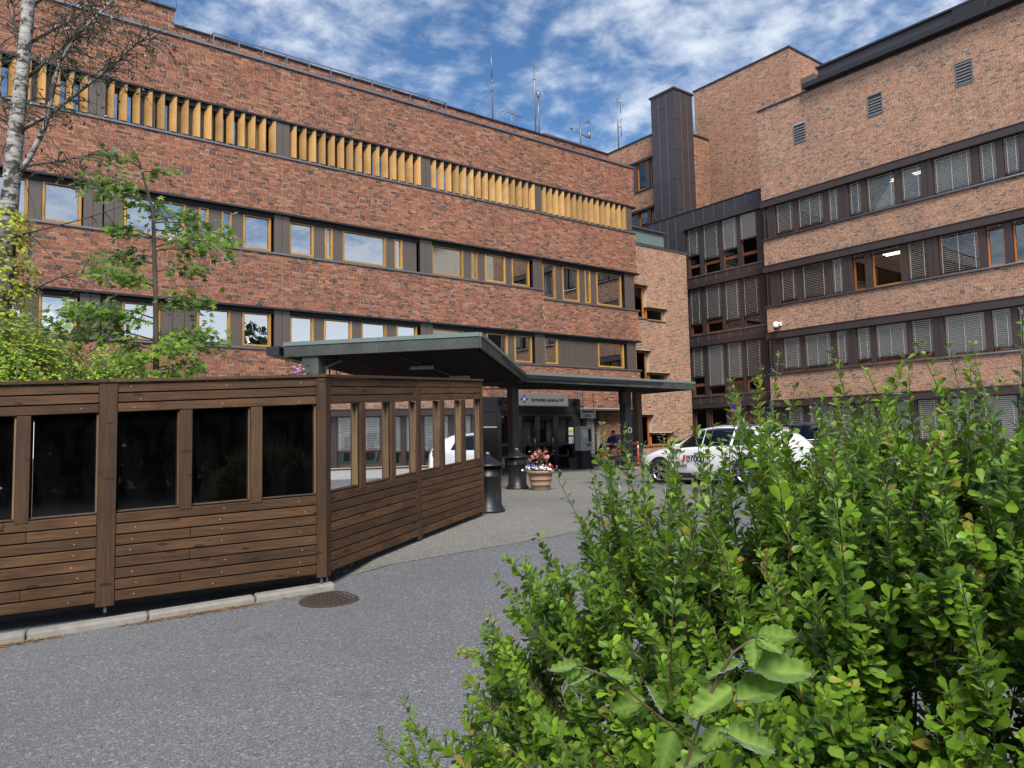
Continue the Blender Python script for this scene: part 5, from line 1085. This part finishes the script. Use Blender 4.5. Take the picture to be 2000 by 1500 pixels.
J = {'pel': (.06, 0, .44), 'chest': (.20, 0, .72), 'neck': (.27, 0, .93), 'head': (.25, 0, 1.03), 'crown': (.24, 0, 1.14)}
J.update({'hr': (.02, -.09, .44), 'kr': (-.40, -.10, .52), 'ar': (-.62, -.11, .16), 'tr': (-.80, -.11, .19), 'hl': (.02, .09, .44), 'kl': (-.38, .10, .55), 'al': (-.58, .11, .18), 'tl': (-.76, .11, .21), 'sr': (.22, -.19, .86), 'er': (.10, -.25, .60), 'wr': (-.16, -.16, .58), 'fr': (-.25, -.12, .58), 'sl': (.22, .19, .86), 'el': (.10, .25, .60), 'wl': (-.16, .16, .58), 'fl': (-.25, .12, .58)})
R_ = {'pel': .13, 'chest': .15, 'neck': .055, 'head': .085, 'crown': .075, 'hr': .085, 'kr': .06, 'ar': .042, 'tr': .035, 'hl': .085, 'kl': .06, 'al': .042, 'tl': .035, 'sr': .06, 'er': .043, 'wr': .03, 'fr': .025, 'sl': .06, 'el': .043, 'wl': .03, 'fl': .025}
nm = list(J); E_ = [('pel', 'chest'), ('chest', 'neck'), ('neck', 'head'), ('head', 'crown'), ('pel', 'hr'), ('hr', 'kr'), ('kr', 'ar'), ('ar', 'tr'), ('pel', 'hl'), ('hl', 'kl'), ('kl', 'al'), ('al', 'tl'), ('chest', 'sr'), ('sr', 'er'), ('er', 'wr'), ('wr', 'fr'), ('chest', 'sl'), ('sl', 'el'), ('el', 'wl'), ('wl', 'fl')]
me = bpy.data.meshes.new('body'); me.from_pydata([J[k] for k in nm], [(nm.index(a), nm.index(b)) for a, b in E_], [])
tmp = bpy.data.objects.new('tmp_body', me); C.objects.link(tmp); tmp.modifiers.new('skin', 'SKIN'); sdm = tmp.modifiers.new('sub', 'SUBSURF'); sdm.levels = 2
for i, k in enumerate(nm): me.skin_vertices[0].data[i].radius = (R_[k], R_[k]); me.skin_vertices[0].data[i].use_root = (k == 'pel')
bpy.context.view_layer.update(); bm2 = bpy.data.meshes.new_from_object(tmp.evaluated_get(bpy.context.evaluated_depsgraph_get())); bpy.data.objects.remove(tmp)
bm2.materials.clear()
for mm in ('skin', 'shirt', 'jeans', 'plastic'): bm2.materials.append(M[mm])
for p in bm2.polygons:
    c = p.center; p.use_smooth = True
    p.material_index = 3 if c.z < .22 and c.x < -.5 else (2 if (c.z < .50 and c.x < .14 and abs(c.y) < .2 and not (abs(c.y) > .13 and c.z > .54)) or c.x < -.28 and c.z < .62 and c.z < .5 + .1 else (1 if c.z < .92 and c.x > -.06 else 0))
link('body', bm2, PS)
hr_ = MB().lathe([(.088, -.02), (.092, .03), (.07, .085), (.02, .11)], (dx0 + .265, dy0, dz0 + 1.07), 14).build('hair', M['hair'], PS)
for s_ in (-.035, .035): MB().lathe([(.010, -.006), (.012, 0), (.010, .006)], (dx0 + .165, dy0 + s_, dz0 + 1.06), 8).build('eye', M['hair'], PS)
MB().add([(dx0 + .165, dy0 - .015, dz0 + 1.02), (dx0 + .165, dy0 + .015, dz0 + 1.02), (dx0 + .135, dy0, dz0 + 1.02), (dx0 + .168, dy0, dz0 + 1.06)], [(0, 1, 2), (0, 2, 3), (1, 3, 2), (0, 3, 1)]).build('nose', M['skin'], PS)

# ------------------------------------------------------------------ vegetation
R2 = np.array((.7943, -.6075, 0)); F2 = np.array((.6088, .7933, 0)); UP = np.array((0, 0, 1.))
def rf(r, f, z): return R2 * r + F2 * f + UP * z
# barberry hedge in the foreground
gB = np.random.default_rng(11)
BU = thing('barberry_hedge', rf(1.0, 1.9, -1.9), 'glossy green barberry hedge with long shoots beside the road', 'hedge')
bc = np.array((1.30, 1.95, -1.27)); brd = np.array((1.40, 1.0, 1.08)); EX = 2.35
N = 4000; dd = gB.normal(0, 1, (N, 3)); dd[:, 2] = np.where(dd[:, 2] < -.35, -dd[:, 2], dd[:, 2]); dd /= np.linalg.norm(dd, axis=1)[:, None]
tt = (np.abs(dd / brd) ** EX).sum(1) ** (-1 / EX); surf = dd * tt[:, None]
nor = np.sign(surf) * np.abs(surf / brd) ** (EX - 1) / brd; nor /= np.linalg.norm(nor, axis=1)[:, None]
lump = 1 + .11 * np.sin(dd[:, 0] * 7 + 1) * np.sin(dd[:, 1] * 6) + .06 * np.sin(dd[:, 2] * 11 + dd[:, 0] * 5)
surf = surf * lump[:, None]
vis = (nor[:, 1] < .55) | (nor[:, 2] > .35); surf, nor = surf[vis], nor[vis]; N = len(surf)
depth = gB.uniform(.80, .97, N); start = surf * depth[:, None]
dirs = nor * .62 + np.array((-.06, 0, .62)) + gB.normal(0, .38, (N, 3)); dirs /= np.linalg.norm(dirs, axis=1)[:, None]
ln = gB.uniform(.10, .22, N); longs = gB.random(N) < np.where((nor[:, 2] > .55) & (surf[:, 0] > -.75), .11, .03); ln[longs] += gB.uniform(.08, .32, longs.sum()); dirs[longs] += np.array((0, 0, .45)); dirs /= np.linalg.norm(dirs, axis=1)[:, None]
inn_ = 1400; st2 = gB.normal(0, 1, (inn_, 3)); st2 /= np.linalg.norm(st2, axis=1)[:, None]; st2 = st2 * brd * gB.uniform(.35, .88, inn_)[:, None] ; d2 = st2 / np.linalg.norm(st2, axis=1)[:, None] + gB.normal(0, .5, (inn_, 3)) + [0, 0, .4]; d2 /= np.linalg.norm(d2, axis=1)[:, None]
start = np.vstack([start, st2]); dirs = np.vstack([dirs, d2]); ln = np.concatenate([ln, gB.uniform(.15, .3, inn_)]); longs = np.concatenate([longs, np.zeros(inn_, bool)])
start[:, 0] += .36 * (start[:, 2] - .76)
ne = 95; ex = np.stack([gB.uniform(.28, 1.15, ne), gB.uniform(1.75, 2.45, ne), np.zeros(ne)], 1); ex[:, 2] = -.52 + .26 * np.clip((ex[:, 0] - .25) / .45, 0, 1) + gB.uniform(-.08, .05, ne)      # tall shoots along the back
start = np.vstack([start, ex - bc]); de = np.array((-.05, .05, 1.0)) + gB.normal(0, .17, (ne, 3)); dirs = np.vstack([dirs, de / np.linalg.norm(de, axis=1)[:, None]]); ln = np.concatenate([ln, gB.uniform(.18, .43, ne)]); longs = np.concatenate([longs, np.ones(ne, bool)])
#      # the hedge leans back from the road
LP, LN, LA, LS, LT = [], [], [], [], []; stems = MB(); SV = []; SF = []
def toW(p): return R2 * p[..., 0:1] + F2 * p[..., 1:2] + UP * p[..., 2:3]
B3 = np.stack([R2, F2, UP])
for i in range(len(start)):
    p0 = (start[i] + bc) @ B3; d = dirs[i] @ B3; L = ln[i]; bend = gB.normal(0, .10, 3) + np.array((0, 0, .06)); nn = int(L / .021) + 2; ts = np.linspace(.08, 1, nn); pts = p0 + d * (ts * L)[:, None] + bend * (ts ** 2 * L)[:, None]
    side = np.cross(d, (.3, .2, .9)); side /= np.linalg.norm(side); s2 = np.cross(d, side); ph = gB.uniform(0, 6.28)
    k = 5 if not longs[i] else 4
    young = gB.random() < .30
    m_ = nn * k; tj = np.repeat(ts, k); a = ph + np.repeat(np.arange(nn), k) * 2.4 + np.tile(np.arange(k), nn) * (6.283 / k) + gB.normal(0, .35, m_)
    rad = np.cos(a)[:, None] * side + np.sin(a)[:, None] * s2; al = rad * gB.uniform(.6, 1.05, (m_, 1)) + d * gB.uniform(.3, .95, (m_, 1))
    nr = np.cross(al, np.cross(d[None], rad)); nr *= np.where(nr[:, 2] > 0, 1, -1)[:, None]
    LP.append(np.repeat(pts, k, 0) + rad * .002 + gB.normal(0, .002, (m_, 3))); LA.append(al); LN.append(nr / (np.linalg.norm(nr, axis=1)[:, None] + 1e-6) + gB.normal(0, .30, (m_, 3)))
    LS.append((.0385 - .021 * np.maximum(0, tj - .4) * (1.5 if longs[i] else 1)) * gB.uniform(.5, 1.25, m_))
    LT.append(gB.normal(.38, .17, m_) + (gB.uniform(.1, .4) if young else 0) + np.where(tj > .8, .10, 0) + np.where(gB.random(m_) < .008, .8, 0))
    w = .0016 if not longs[i] else .0019; b = len(SV); 
    for pnt, ww in ((p0, w * 1.3), (pts[nn // 2], w), (pts[-1], w * .5)):
        for a in (0, 2.094, 4.188): SV.append(pnt + ww * (math.cos(a) * side + math.sin(a) * s2))
    for r_ in range(2):
        for a in range(3): SF.append((b + r_ * 3 + a, b + r_ * 3 + (a + 1) % 3, b + r_ * 3 + 3 + (a + 1) % 3, b + r_ * 3 + 3 + a))
LEAFB = (np.array([(0, 0, 0), (.34, .15, .05), (.68, .275, .06), (.94, .17, 0), (.94, -.17, 0), (.68, -.275, .06), (.34, -.15, .05)]), [(0, 2, 1), (0, 3, 2), (0, 4, 3), (0, 5, 4), (0, 6, 5)])
LP, LA, LN, LS, LT = np.vstack(LP), np.vstack(LA), np.vstack(LN), np.concatenate(LS), np.concatenate(LT)
fo = leaves('foliage', M['barberry'], LP, LN, LS, LEAFB, BU, LT, LA, gB); tag(fo, kind='stuff')
M['shoot'] = plain('reddish_shoot', (.10, .065, .03), .6, var=.4, scale=30)
tag(link('twigs', np_mesh('twigs', np.array(SV) - origin_of(BU), SF, M['shoot']), BU), kind='stuff')
for i in range(46):
    r0 = np.array((gB.uniform(.15, 2.0), gB.uniform(1.25, 2.6))); e = np.array((r0[0] + gB.normal(0, .3), r0[1] + gB.normal(0, .3), gB.uniform(-.95, -.55))); gx = rf(r0[0], r0[1], 0); mid = rf((r0[0] * 2 + e[0]) / 3 + gB.normal(0, .06), (r0[1] * 2 + e[1]) / 3, -1.2)
    MB().tube([(gx[0], gx[1], G(gx[0], gx[1]) - .02), mid, rf(*e)], [.009, .007, .003], 5).build('stem', M['shoot'], BU)
# elm saplings growing through the hedge
ns = 12; xs_ = np.linspace(0, 1, ns); wd = .36 * np.sin(np.pi * xs_ ** .78) ** .85 * (1 - .22 * xs_); wd[-1] = 0.0; ev = []; ef = []
for i in range(ns):
    drop = -.16 * (xs_[i] - .35) ** 2
    ev.append((xs_[i], 0, -.03 + drop))
    for sg in (1, -1):      # pleated half blade: rib and groove in turn, toothed edge
        pl_ = .022 * (1 if i % 2 else -1)
        ev.append((xs_[i] + .03, sg * wd[i] * .5, .045 + drop + pl_)); ev.append((xs_[i] + (.085 if i % 2 else .03) * (0 if i in (0, ns - 1) else 1), sg * wd[i] * (1.0 if i % 2 else .88), .075 + drop + pl_))
for i in range(ns - 1):
    a_, b_ = i * 5, (i + 1) * 5
    for o_ in (1, 3):
        q1 = [(a_, b_, b_ + o_), (a_, b_ + o_, a_ + o_), (a_ + o_, b_ + o_, b_ + o_ + 1), (a_ + o_, b_ + o_ + 1, a_ + o_ + 1)]
        ef += q1 if o_ == 1 else [t_[::-1] for t_ in q1]
ELM = (np.array(ev), ef)
def sapling(label, stem, lvs, wscale):
    t = thing('elm_sapling', stem[0], label, 'sapling'); MB().tube(stem, [.0032] + [.0019] * (len(stem) - 2) + [.001], 6).build('stem', M['shoot'], t)
    for i, (a, b) in enumerate(lvs):
        a, b = np.array(a), np.array(b); al = b - a; L = max(.045, np.linalg.norm(al) * 1.12); nr = np.cross(al, np.cross(UP + gB.normal(0, .3, 3) - F2 * .5, al)); o = leaves('leaf', M['elm'], [a], [nr], [L * wscale], ELM, t, np.array([.5]), [al]); ev_ = np.array([1.0 if i_ % 5 == 0 else ((.50 if (i_ // 5) % 2 else .22) + gB.normal(0, .06)) for i_ in range(len(ELM[0]))]) * gB.uniform(.55, 1.0); o.data.attributes['tone'].data.foreach_set('value', np.clip(ev_, 0, 1).astype(np.float32))
        MB().tube([a - al * .12, a + al * .05], .0013, 5).build('leaf_stalk', M['elm'], t)
sapling('upright elm sapling with big toothed leaves growing through the hedge', [(.74, .74, G(.74, .74)), (.75, .68, -.8), (.76, .66, -.43), (.78, .64, -.35), (.79, .62, -.30), (.81, .61, -.27), (.83, .59, -.25)],
        [([0.82, 0.6, -0.29], [0.9, 0.56, -0.3]), ([0.82, 0.6, -0.28], [0.78, 0.63, -0.3]), ([0.81, 0.61, -0.31], [0.75, 0.63, -0.34]), ([0.81, 0.61, -0.33], [0.88, 0.58, -0.31]), ([0.83, 0.59, -0.25], [0.87, 0.56, -0.25]), ([0.83, 0.59, -0.25], [0.81, 0.58, -0.28]), ([0.8, 0.62, -0.37], [0.87, 0.6, -0.4]), ([0.8, 0.62, -0.36], [0.78, 0.64, -0.39]), ([0.83, 0.59, -0.25], [0.83, 0.56, -0.26]), ([0.79, 0.63, -0.39], [0.76, 0.67, -0.42])], .92)
sapling('arching elm sapling with toothed leaves leaning out of the hedge', [(.98, .80, G(.98, .8)), (.93, .72, -.8), (.86, .71, -.43), (.83, .73, -.40), (.80, .75, -.37), (.76, .77, -.33), (.74, .79, -.32), (.72, .80, -.31)],
        [([0.8, 0.75, -0.36], [0.775, 0.795, -0.38]), ([0.74, 0.79, -0.32], [0.72, 0.81, -0.335]), ([0.75, 0.78, -0.32], [0.765, 0.755, -0.325]), ([0.72, 0.8, -0.31], [0.70, 0.84, -0.32]), ([0.8, 0.75, -0.34], [0.82, 0.74, -0.38]), ([0.83, 0.73, -0.4], [0.8, 0.73, -0.45]), ([0.84, 0.72, -0.38], [0.88, 0.72, -0.42]), ([0.73, 0.8, -0.31], [0.71, 0.83, -0.325])], .92)

# young maple behind the shelter
gM = np.random.default_rng(3)
MP = thing('maple_tree', (2.95, 13.5, G(2.95, 13.5)), 'slender young maple with layered green leaves behind the shelter', 'tree')
tk = [(2.98, 13.5, G(3, 13.5)), (2.93, 13.5, 1.0), (2.90, 13.5, 2.6), (2.84, 13.5, 4.0), (2.62, 13.5, 4.8), (2.45, 13.5, 5.1)]; MB().tube(tk, [.06, .05, .04, .028, .016, .008], 10).build('trunk', M['bark'], MP)
def lobed():
    pts = []; lob = [(0, 1.0), (52, .86), (105, .58)]
    out = [(0, 0, 0)]; angs = [(-150, .28), (-105, .60), (-80, .34), (-52, .88), (-28, .42), (-14, .62), (0, 1.05), (14, .62), (28, .42), (52, .88), (80, .34), (105, .60), (150, .28)]
    for a, r in angs: out.append((.25 + r * .62 * math.cos(math.radians(a)), r * .62 * math.sin(math.radians(a)), -.10 * r * r + .03 * (abs(a) % 52 == 0)))
    v = np.array(out); v[0] = (.25, 0, .02); n = len(angs); return v, [(0, i, i + 1) for i in range(1, n)]
MAPLE = lobed()
BRN = [(4.85, 180, .55), (4.75, 30, .45), (4.5, -160, .8), (4.45, 150, .85), (4.25, 200, .75), (4.2, 80, .5), (4.05, -10, 1.0), (3.95, 20, 1.15), (4.0, -60, .7), (3.7, 170, .6), (3.65, -25, 1.05), (3.6, 5, 1.1), (3.35, 140, .55), (3.3, 200, .8), (3.15, -15, .7), (3.0, 160, .75), (2.95, 195, .95), (2.7, 20, .75), (2.55, -10, .7), (2.45, 185, 1.1), (2.4, 170, 1.25), (2.3, 210, .9), (2.15, 175, 1.35), (2.1, 10, .8), (2.05, -20, .95), (1.95, 190, 1.2), (1.9, 25, .9), (1.8, -60, .7), (1.6, 200, .7), (1.5, 0, .6), (1.45, 160, .75), (1.35, -90, .6), (1.2, 15, .9), (1.1, 190, .7), (1.0, -5, 1.05), (.95, -40, .8)]
mp, mn, ms, ma = [], [], [], []; brm = []
def txy(z): return np.array([np.interp(z, [p[2] for p in tk], [p[0] for p in tk]), 13.5])
for z, az, L in BRN:
    az += 0; A = math.radians(az + gM.normal(0, 12)); b0 = np.array((*txy(z - .15 * L), z - .25 * L)); d = np.array((math.cos(A), math.sin(A) * .9, 0)); pts = [b0 + d * L * t + UP * (.32 * L * t - .22 * L * t * t) for t in np.linspace(0, 1, 6)]
    MB().tube(pts, list(np.linspace(.014, .004, 6)), 5).build('branch', M['bark'], MP)
    for j in range(int(92 * L) + 22):
        t = gM.uniform(.2, 1.22); c = b0 + d * L * t + UP * (.32 * L * t - .22 * L * t * t); lat = np.cross(d, UP) * gM.normal(0, .26 * L); mp.append(c + lat + np.array((0, 0, gM.normal(-.02, .07)))); mn.append(UP * .75 + gM.normal(0, .42, 3) + d * .25 - np.array((.15, .45, 0))); ms.append(gM.uniform(.10, .185)); ma.append(d + lat * 2 + gM.normal(0, .5, 3))
tag(leaves('crown', M['maple'], mp, mn, ms, MAPLE, MP, gM.beta(2, 2.2, len(mp)), ma, gM), kind='stuff')

# birch at the left
gT = np.random.default_rng(8)
BT = thing('birch_tree', (.62, 13.05, G(.6, 13)), 'white barked birch with thin airy branches behind the shelter', 'tree')
tkb = [(.62, 13.1, G(.6, 13)), (.70, 13.05, 1.0), (.80, 13.0, 3.6), (.86, 13.0, 4.78), (.92, 13.0, 5.73), (.96, 13.0, 6.6), (1.02, 13.1, 8.6), (1.0, 13.2, 11.0)]; MB().tube(tkb, [.16, .14, .12, .105, .088, .085, .065, .03], 16).build('trunk', M['birch'], BT)
limbs = [[[0.80, 13.0, 3.85], [1.05, 12.91, 4.4], [1.2, 12.83, 4.82], [1.26, 12.74, 5.21], [1.34, 12.66, 5.76], [1.48, 12.57, 6.08], [1.59, 12.49, 6.27], [2.0, 12.4, 6.86]], [[0.9, 13.0, 4.75], [1.27, 12.84, 5.05], [1.87, 12.68, 5.73], [2.06, 12.52, 5.92], [2.33, 12.36, 6.26], [2.59, 12.2, 6.41]], [[0.92, 13.0, 5.5], [1.22, 13.15, 5.97], [1.49, 13.3, 6.35], [1.73, 13.45, 6.85], [1.96, 13.6, 7.53]], [[0.97, 13.0, 6.1], [1.29, 13.22, 6.52], [1.58, 13.45, 6.89], [1.79, 13.68, 7.25], [2.08, 13.9, 7.99]], [[.9, 13.0, 4.20], [1.35, 12.65, 4.27], [1.73, 12.3, 4.34]], [[0.7, 13.0, 3.05], [1.03, 12.83, 3.19], [1.69, 12.67, 3.46], [2.21, 12.5, 3.71]], [[0.66, 13.0, 2.08], [0.81, 12.85, 2.14], [1.27, 12.7, 2.46], [1.55, 12.55, 2.61], [1.73, 12.4, 2.59]], [[0.85, 13.0, 4.41], [0.79, 13.13, 4.81], [0.66, 13.27, 5.38], [0.4, 13.4, 6.07]], [[0.92, 13.0, 5.83], [0.82, 13.17, 6.34], [0.79, 13.33, 6.9], [0.75, 13.5, 7.46]], [[1.0, 13.0, 6.7], [1.5, 12.8, 7.3], [2.2, 12.6, 7.9], [2.9, 12.4, 8.2]], [[1.0, 13.1, 7.4], [.5, 12.8, 8.2], [0, 12.6, 8.8]]]
lw = [.045, .034, .028, .026, .016, .017, .02, .02, .018, .03, .03]; bl, bn_, bs, ba_ = [], [], [], []
tw = MB()
for li, (lb, w) in enumerate(zip(limbs, lw)):
    lb = [np.array(p) for p in lb]; MB().tube(lb, list(np.linspace(w, w * .25, len(lb))), 7).build('branch', M['twig'] if w < .03 else M['birch'], BT)
    seg = sum(np.linalg.norm(lb[i + 1] - lb[i]) for i in range(len(lb) - 1)); ntw = int(seg * (30 if li not in (5, 6) else 3))
    for _ in range(ntw):
        i = gT.integers(0, len(lb) - 1); t = gT.random(); p = lb[i] + (lb[i + 1] - lb[i]) * t
        if (i + t) / (len(lb) - 1) < .25: continue
        d = gT.normal(0, 1, 3) * (.9, .7, .5) + (lb[i + 1] - lb[i]) / np.linalg.norm(lb[i + 1] - lb[i]) * .7; d /= np.linalg.norm(d); L = gT.uniform(.25, .75); pts = [p + d * L * s - UP * (.38 * L * s * s) for s in np.linspace(0, 1, 5)]; tw.tube(pts, [.009, .0075, .006, .0045, .0025], 4)
        for _k in range(2):
            q = pts[gT.integers(1, 5)]; d2 = d * .6 + gT.normal(0, .6, 3) - UP * .5; L2 = L * .45; tw.tube([q, q + d2 * L2 * .5, q + d2 * L2 - UP * .05], [.005, .004, .002], 3)
            if li not in (5, 6) or gT.random() < .1:
                for s in gT.random(gT.integers(1, 5)): bl.append(q + d2 * L2 * s + gT.normal(0, .015, 3)); bn_.append(gT.normal(0, 1, 3) + UP * .3); bs.append(gT.uniform(.04, .075)); ba_.append(gT.normal(0, .6, 3) - UP * .8)
o = tw.build('twigs', M['twig'], BT); tag(o, kind='stuff')
tag(leaves('crown', M['birchleaf'], bl, bn_, bs, OVATE, BT, None, ba_, gT), kind='stuff')
# climber covering the lower birch trunk
IV = thing('climbing_vine', (.62, 13.05, G(.6, 13)), 'yellow green climbing vine wrapped round the lower birch trunk', 'vine')
n = 5200; z = gT.uniform(-1.1, 3.55, n); th = gT.uniform(0, 6.283, n); rr = (.34 + .13 * np.sin(z * 3.1) ** 2 + .05 * np.sin(th * 3 + z * 4)) * np.sqrt(gT.uniform(.55, 1.1, n)) * np.clip((3.75 - z) / .5, .35, 1); cxv = np.interp(z, [p[2] for p in tkb], [p[0] for p in tkb]); pos = np.stack([cxv + rr * np.cos(th), 13.03 + rr * np.sin(th), z], 1); nr = np.stack([np.cos(th), np.sin(th), np.full(n, .9)], 1) + gT.normal(0, .35, (n, 3))
tag(leaves('foliage', M['ivy'], pos, nr, gT.uniform(.06, .11, n), (MAPLE[0] * (1, .9, 1), MAPLE[1]), IV, gT.beta(1.6, 1.4, n), -UP + gT.normal(0, .4, (n, 3)), gT), kind='stuff')
for k in range(5): MB().tube([(.55 + .17 * math.cos(k * 1.3 + q * .7), 13.05 + .17 * math.sin(k * 1.3 + q * .7), -1.4 + q * .8) for q in range(7)], .012, 5).build('vine_stem', M['bark'], IV)
# pale green shrubs above the shelter
def shrub(name, label, c, r, n, mat, size, tmpl, rng, cat='shrub', group=None):
    c = np.array(c, float); r = np.array(r, float); z0 = G(c[0], c[1]); t = thing(name, (c[0], c[1], z0), label, cat, group)
    d = rng.normal(0, 1, (n, 3)); d[:, 2] = np.abs(d[:, 2]) * 1.0 - .15; d /= np.linalg.norm(d, axis=1)[:, None]; lum = 1 + .16 * np.sin(d[:, 0] * 6 + c[0] * 3) * np.sin(d[:, 1] * 5 + 1) + .10 * np.sin(d[:, 0] * 15 + d[:, 2] * 13)
    rad = rng.uniform(.62, 1.04, n) ** .6 * lum; pos = c + d * r * rad[:, None]; pos[:, 2] = np.maximum(pos[:, 2], z0 + .05); nr = d + UP * .6 + rng.normal(0, .45, (n, 3))
    tag(leaves('foliage', mat, pos, nr, rng.uniform(size * .7, size * 1.3, n), tmpl, t, rng.beta(2, 1.8, n), d + rng.normal(0, .7, (n, 3)), rng), kind='stuff')
    for k in range(9):
        a = rng.normal(0, .12, 2); e = c + np.array((rng.normal(0, .5) * r[0], rng.normal(0, .5) * r[1], r[2] * rng.uniform(.3, .75))); MB().tube([(c[0] + a[0], c[1] + a[1], z0 - .02), (c + e) / 2 * (1, 1, 0) + np.array((0, 0, (z0 + e[2]) / 2)), e], [.022, .016, .006], 5).build('stem', M['bark'], t)
    return t
gH = np.random.default_rng(14)
shrub('garden_shrub', 'bright yellow green garden shrub above the shelter roof next to the vine', (.85, 12.4, .45), (1.0, .8, 1.35), 11000, M['hedge'], .075, OVATE, gH)
shrub('garden_shrub', 'bright green garden shrub left of the maple trunk', (2.1, 12.5, .28), (.85, .8, 1.12), 9000, M['hedge'], .07, OVATE, gH)
shrub('garden_shrub', 'green garden shrub beyond the birch trunk at the shelter end', (-.7, 12.8, .3), (.9, .8, 1.2), 5000, M['hedge'], .075, OVATE, gH)
RH = shrub('rhododendron', 'rhododendron with lilac pink blossom by the copper canopy column', (6.3, 15.9, .3), (.85, .5, 1.4), 1500, M['rhodo'], .12, OVATE, gH)
for k, (x, y, z) in enumerate(((6.12, 15.45, 1.62), (6.3, 15.5, 1.44), (6.85, 15.5, 1.40), (6.5, 15.5, 1.2), (5.8, 15.5, 1.2), (6.2, 15.4, .9), (6.6, 15.4, .7))):
    blobs('blossom', (x, y, z), (.055, .055, .05), 26, .045, M['flower_pink'], RH)
# weed at the shelter corner
WE = thing('roadside_weed', (3.93, 8.56, G(3.93, 8.56)), 'small light green weed at the shelter corner', 'weed')
q = gH.normal(0, 1, (26, 3)) * (.05, .05, .05) + np.array((3.93, 8.56, G(3.93, 8.56) + .09)); leaves('foliage', M['hedge'], q, gH.normal(0, .5, (26, 3)) + UP, gH.uniform(.03, .06, 26), OVATE, WE); MB().tube([(3.93, 8.56, G(3.93, 8.56)), (3.94, 8.57, G(3.93, 8.56) + .15)], .004, 5).build('stem', M['stem'], WE)

# ------------------------------------------------------------------ the wood across the road, seen in the panes
gW = np.random.default_rng(77); n = 42000; th = gW.uniform(-2.75, -.05, n); rad = gW.uniform(24, 32, n); crown = 7.0 + 2.2 * np.sin(th * 9) + 1.3 * np.sin(th * 23 + 1)
pos = np.stack([np.cos(th) * rad, np.sin(th) * rad, -1.9 + gW.uniform(0, 1, n) ** .8 * (crown + 1.9)], 1); pos = pos[pos[:, 0] < 22]
tag(leaves('woodland', M['rhodo'], pos, gW.normal(0, 1, (len(pos), 3)), gW.uniform(.7, 1.3, len(pos)), OVATE, None, None, None, gW), 'dark belt of trees across the road, mirrored in the shelter panes', kind='stuff')
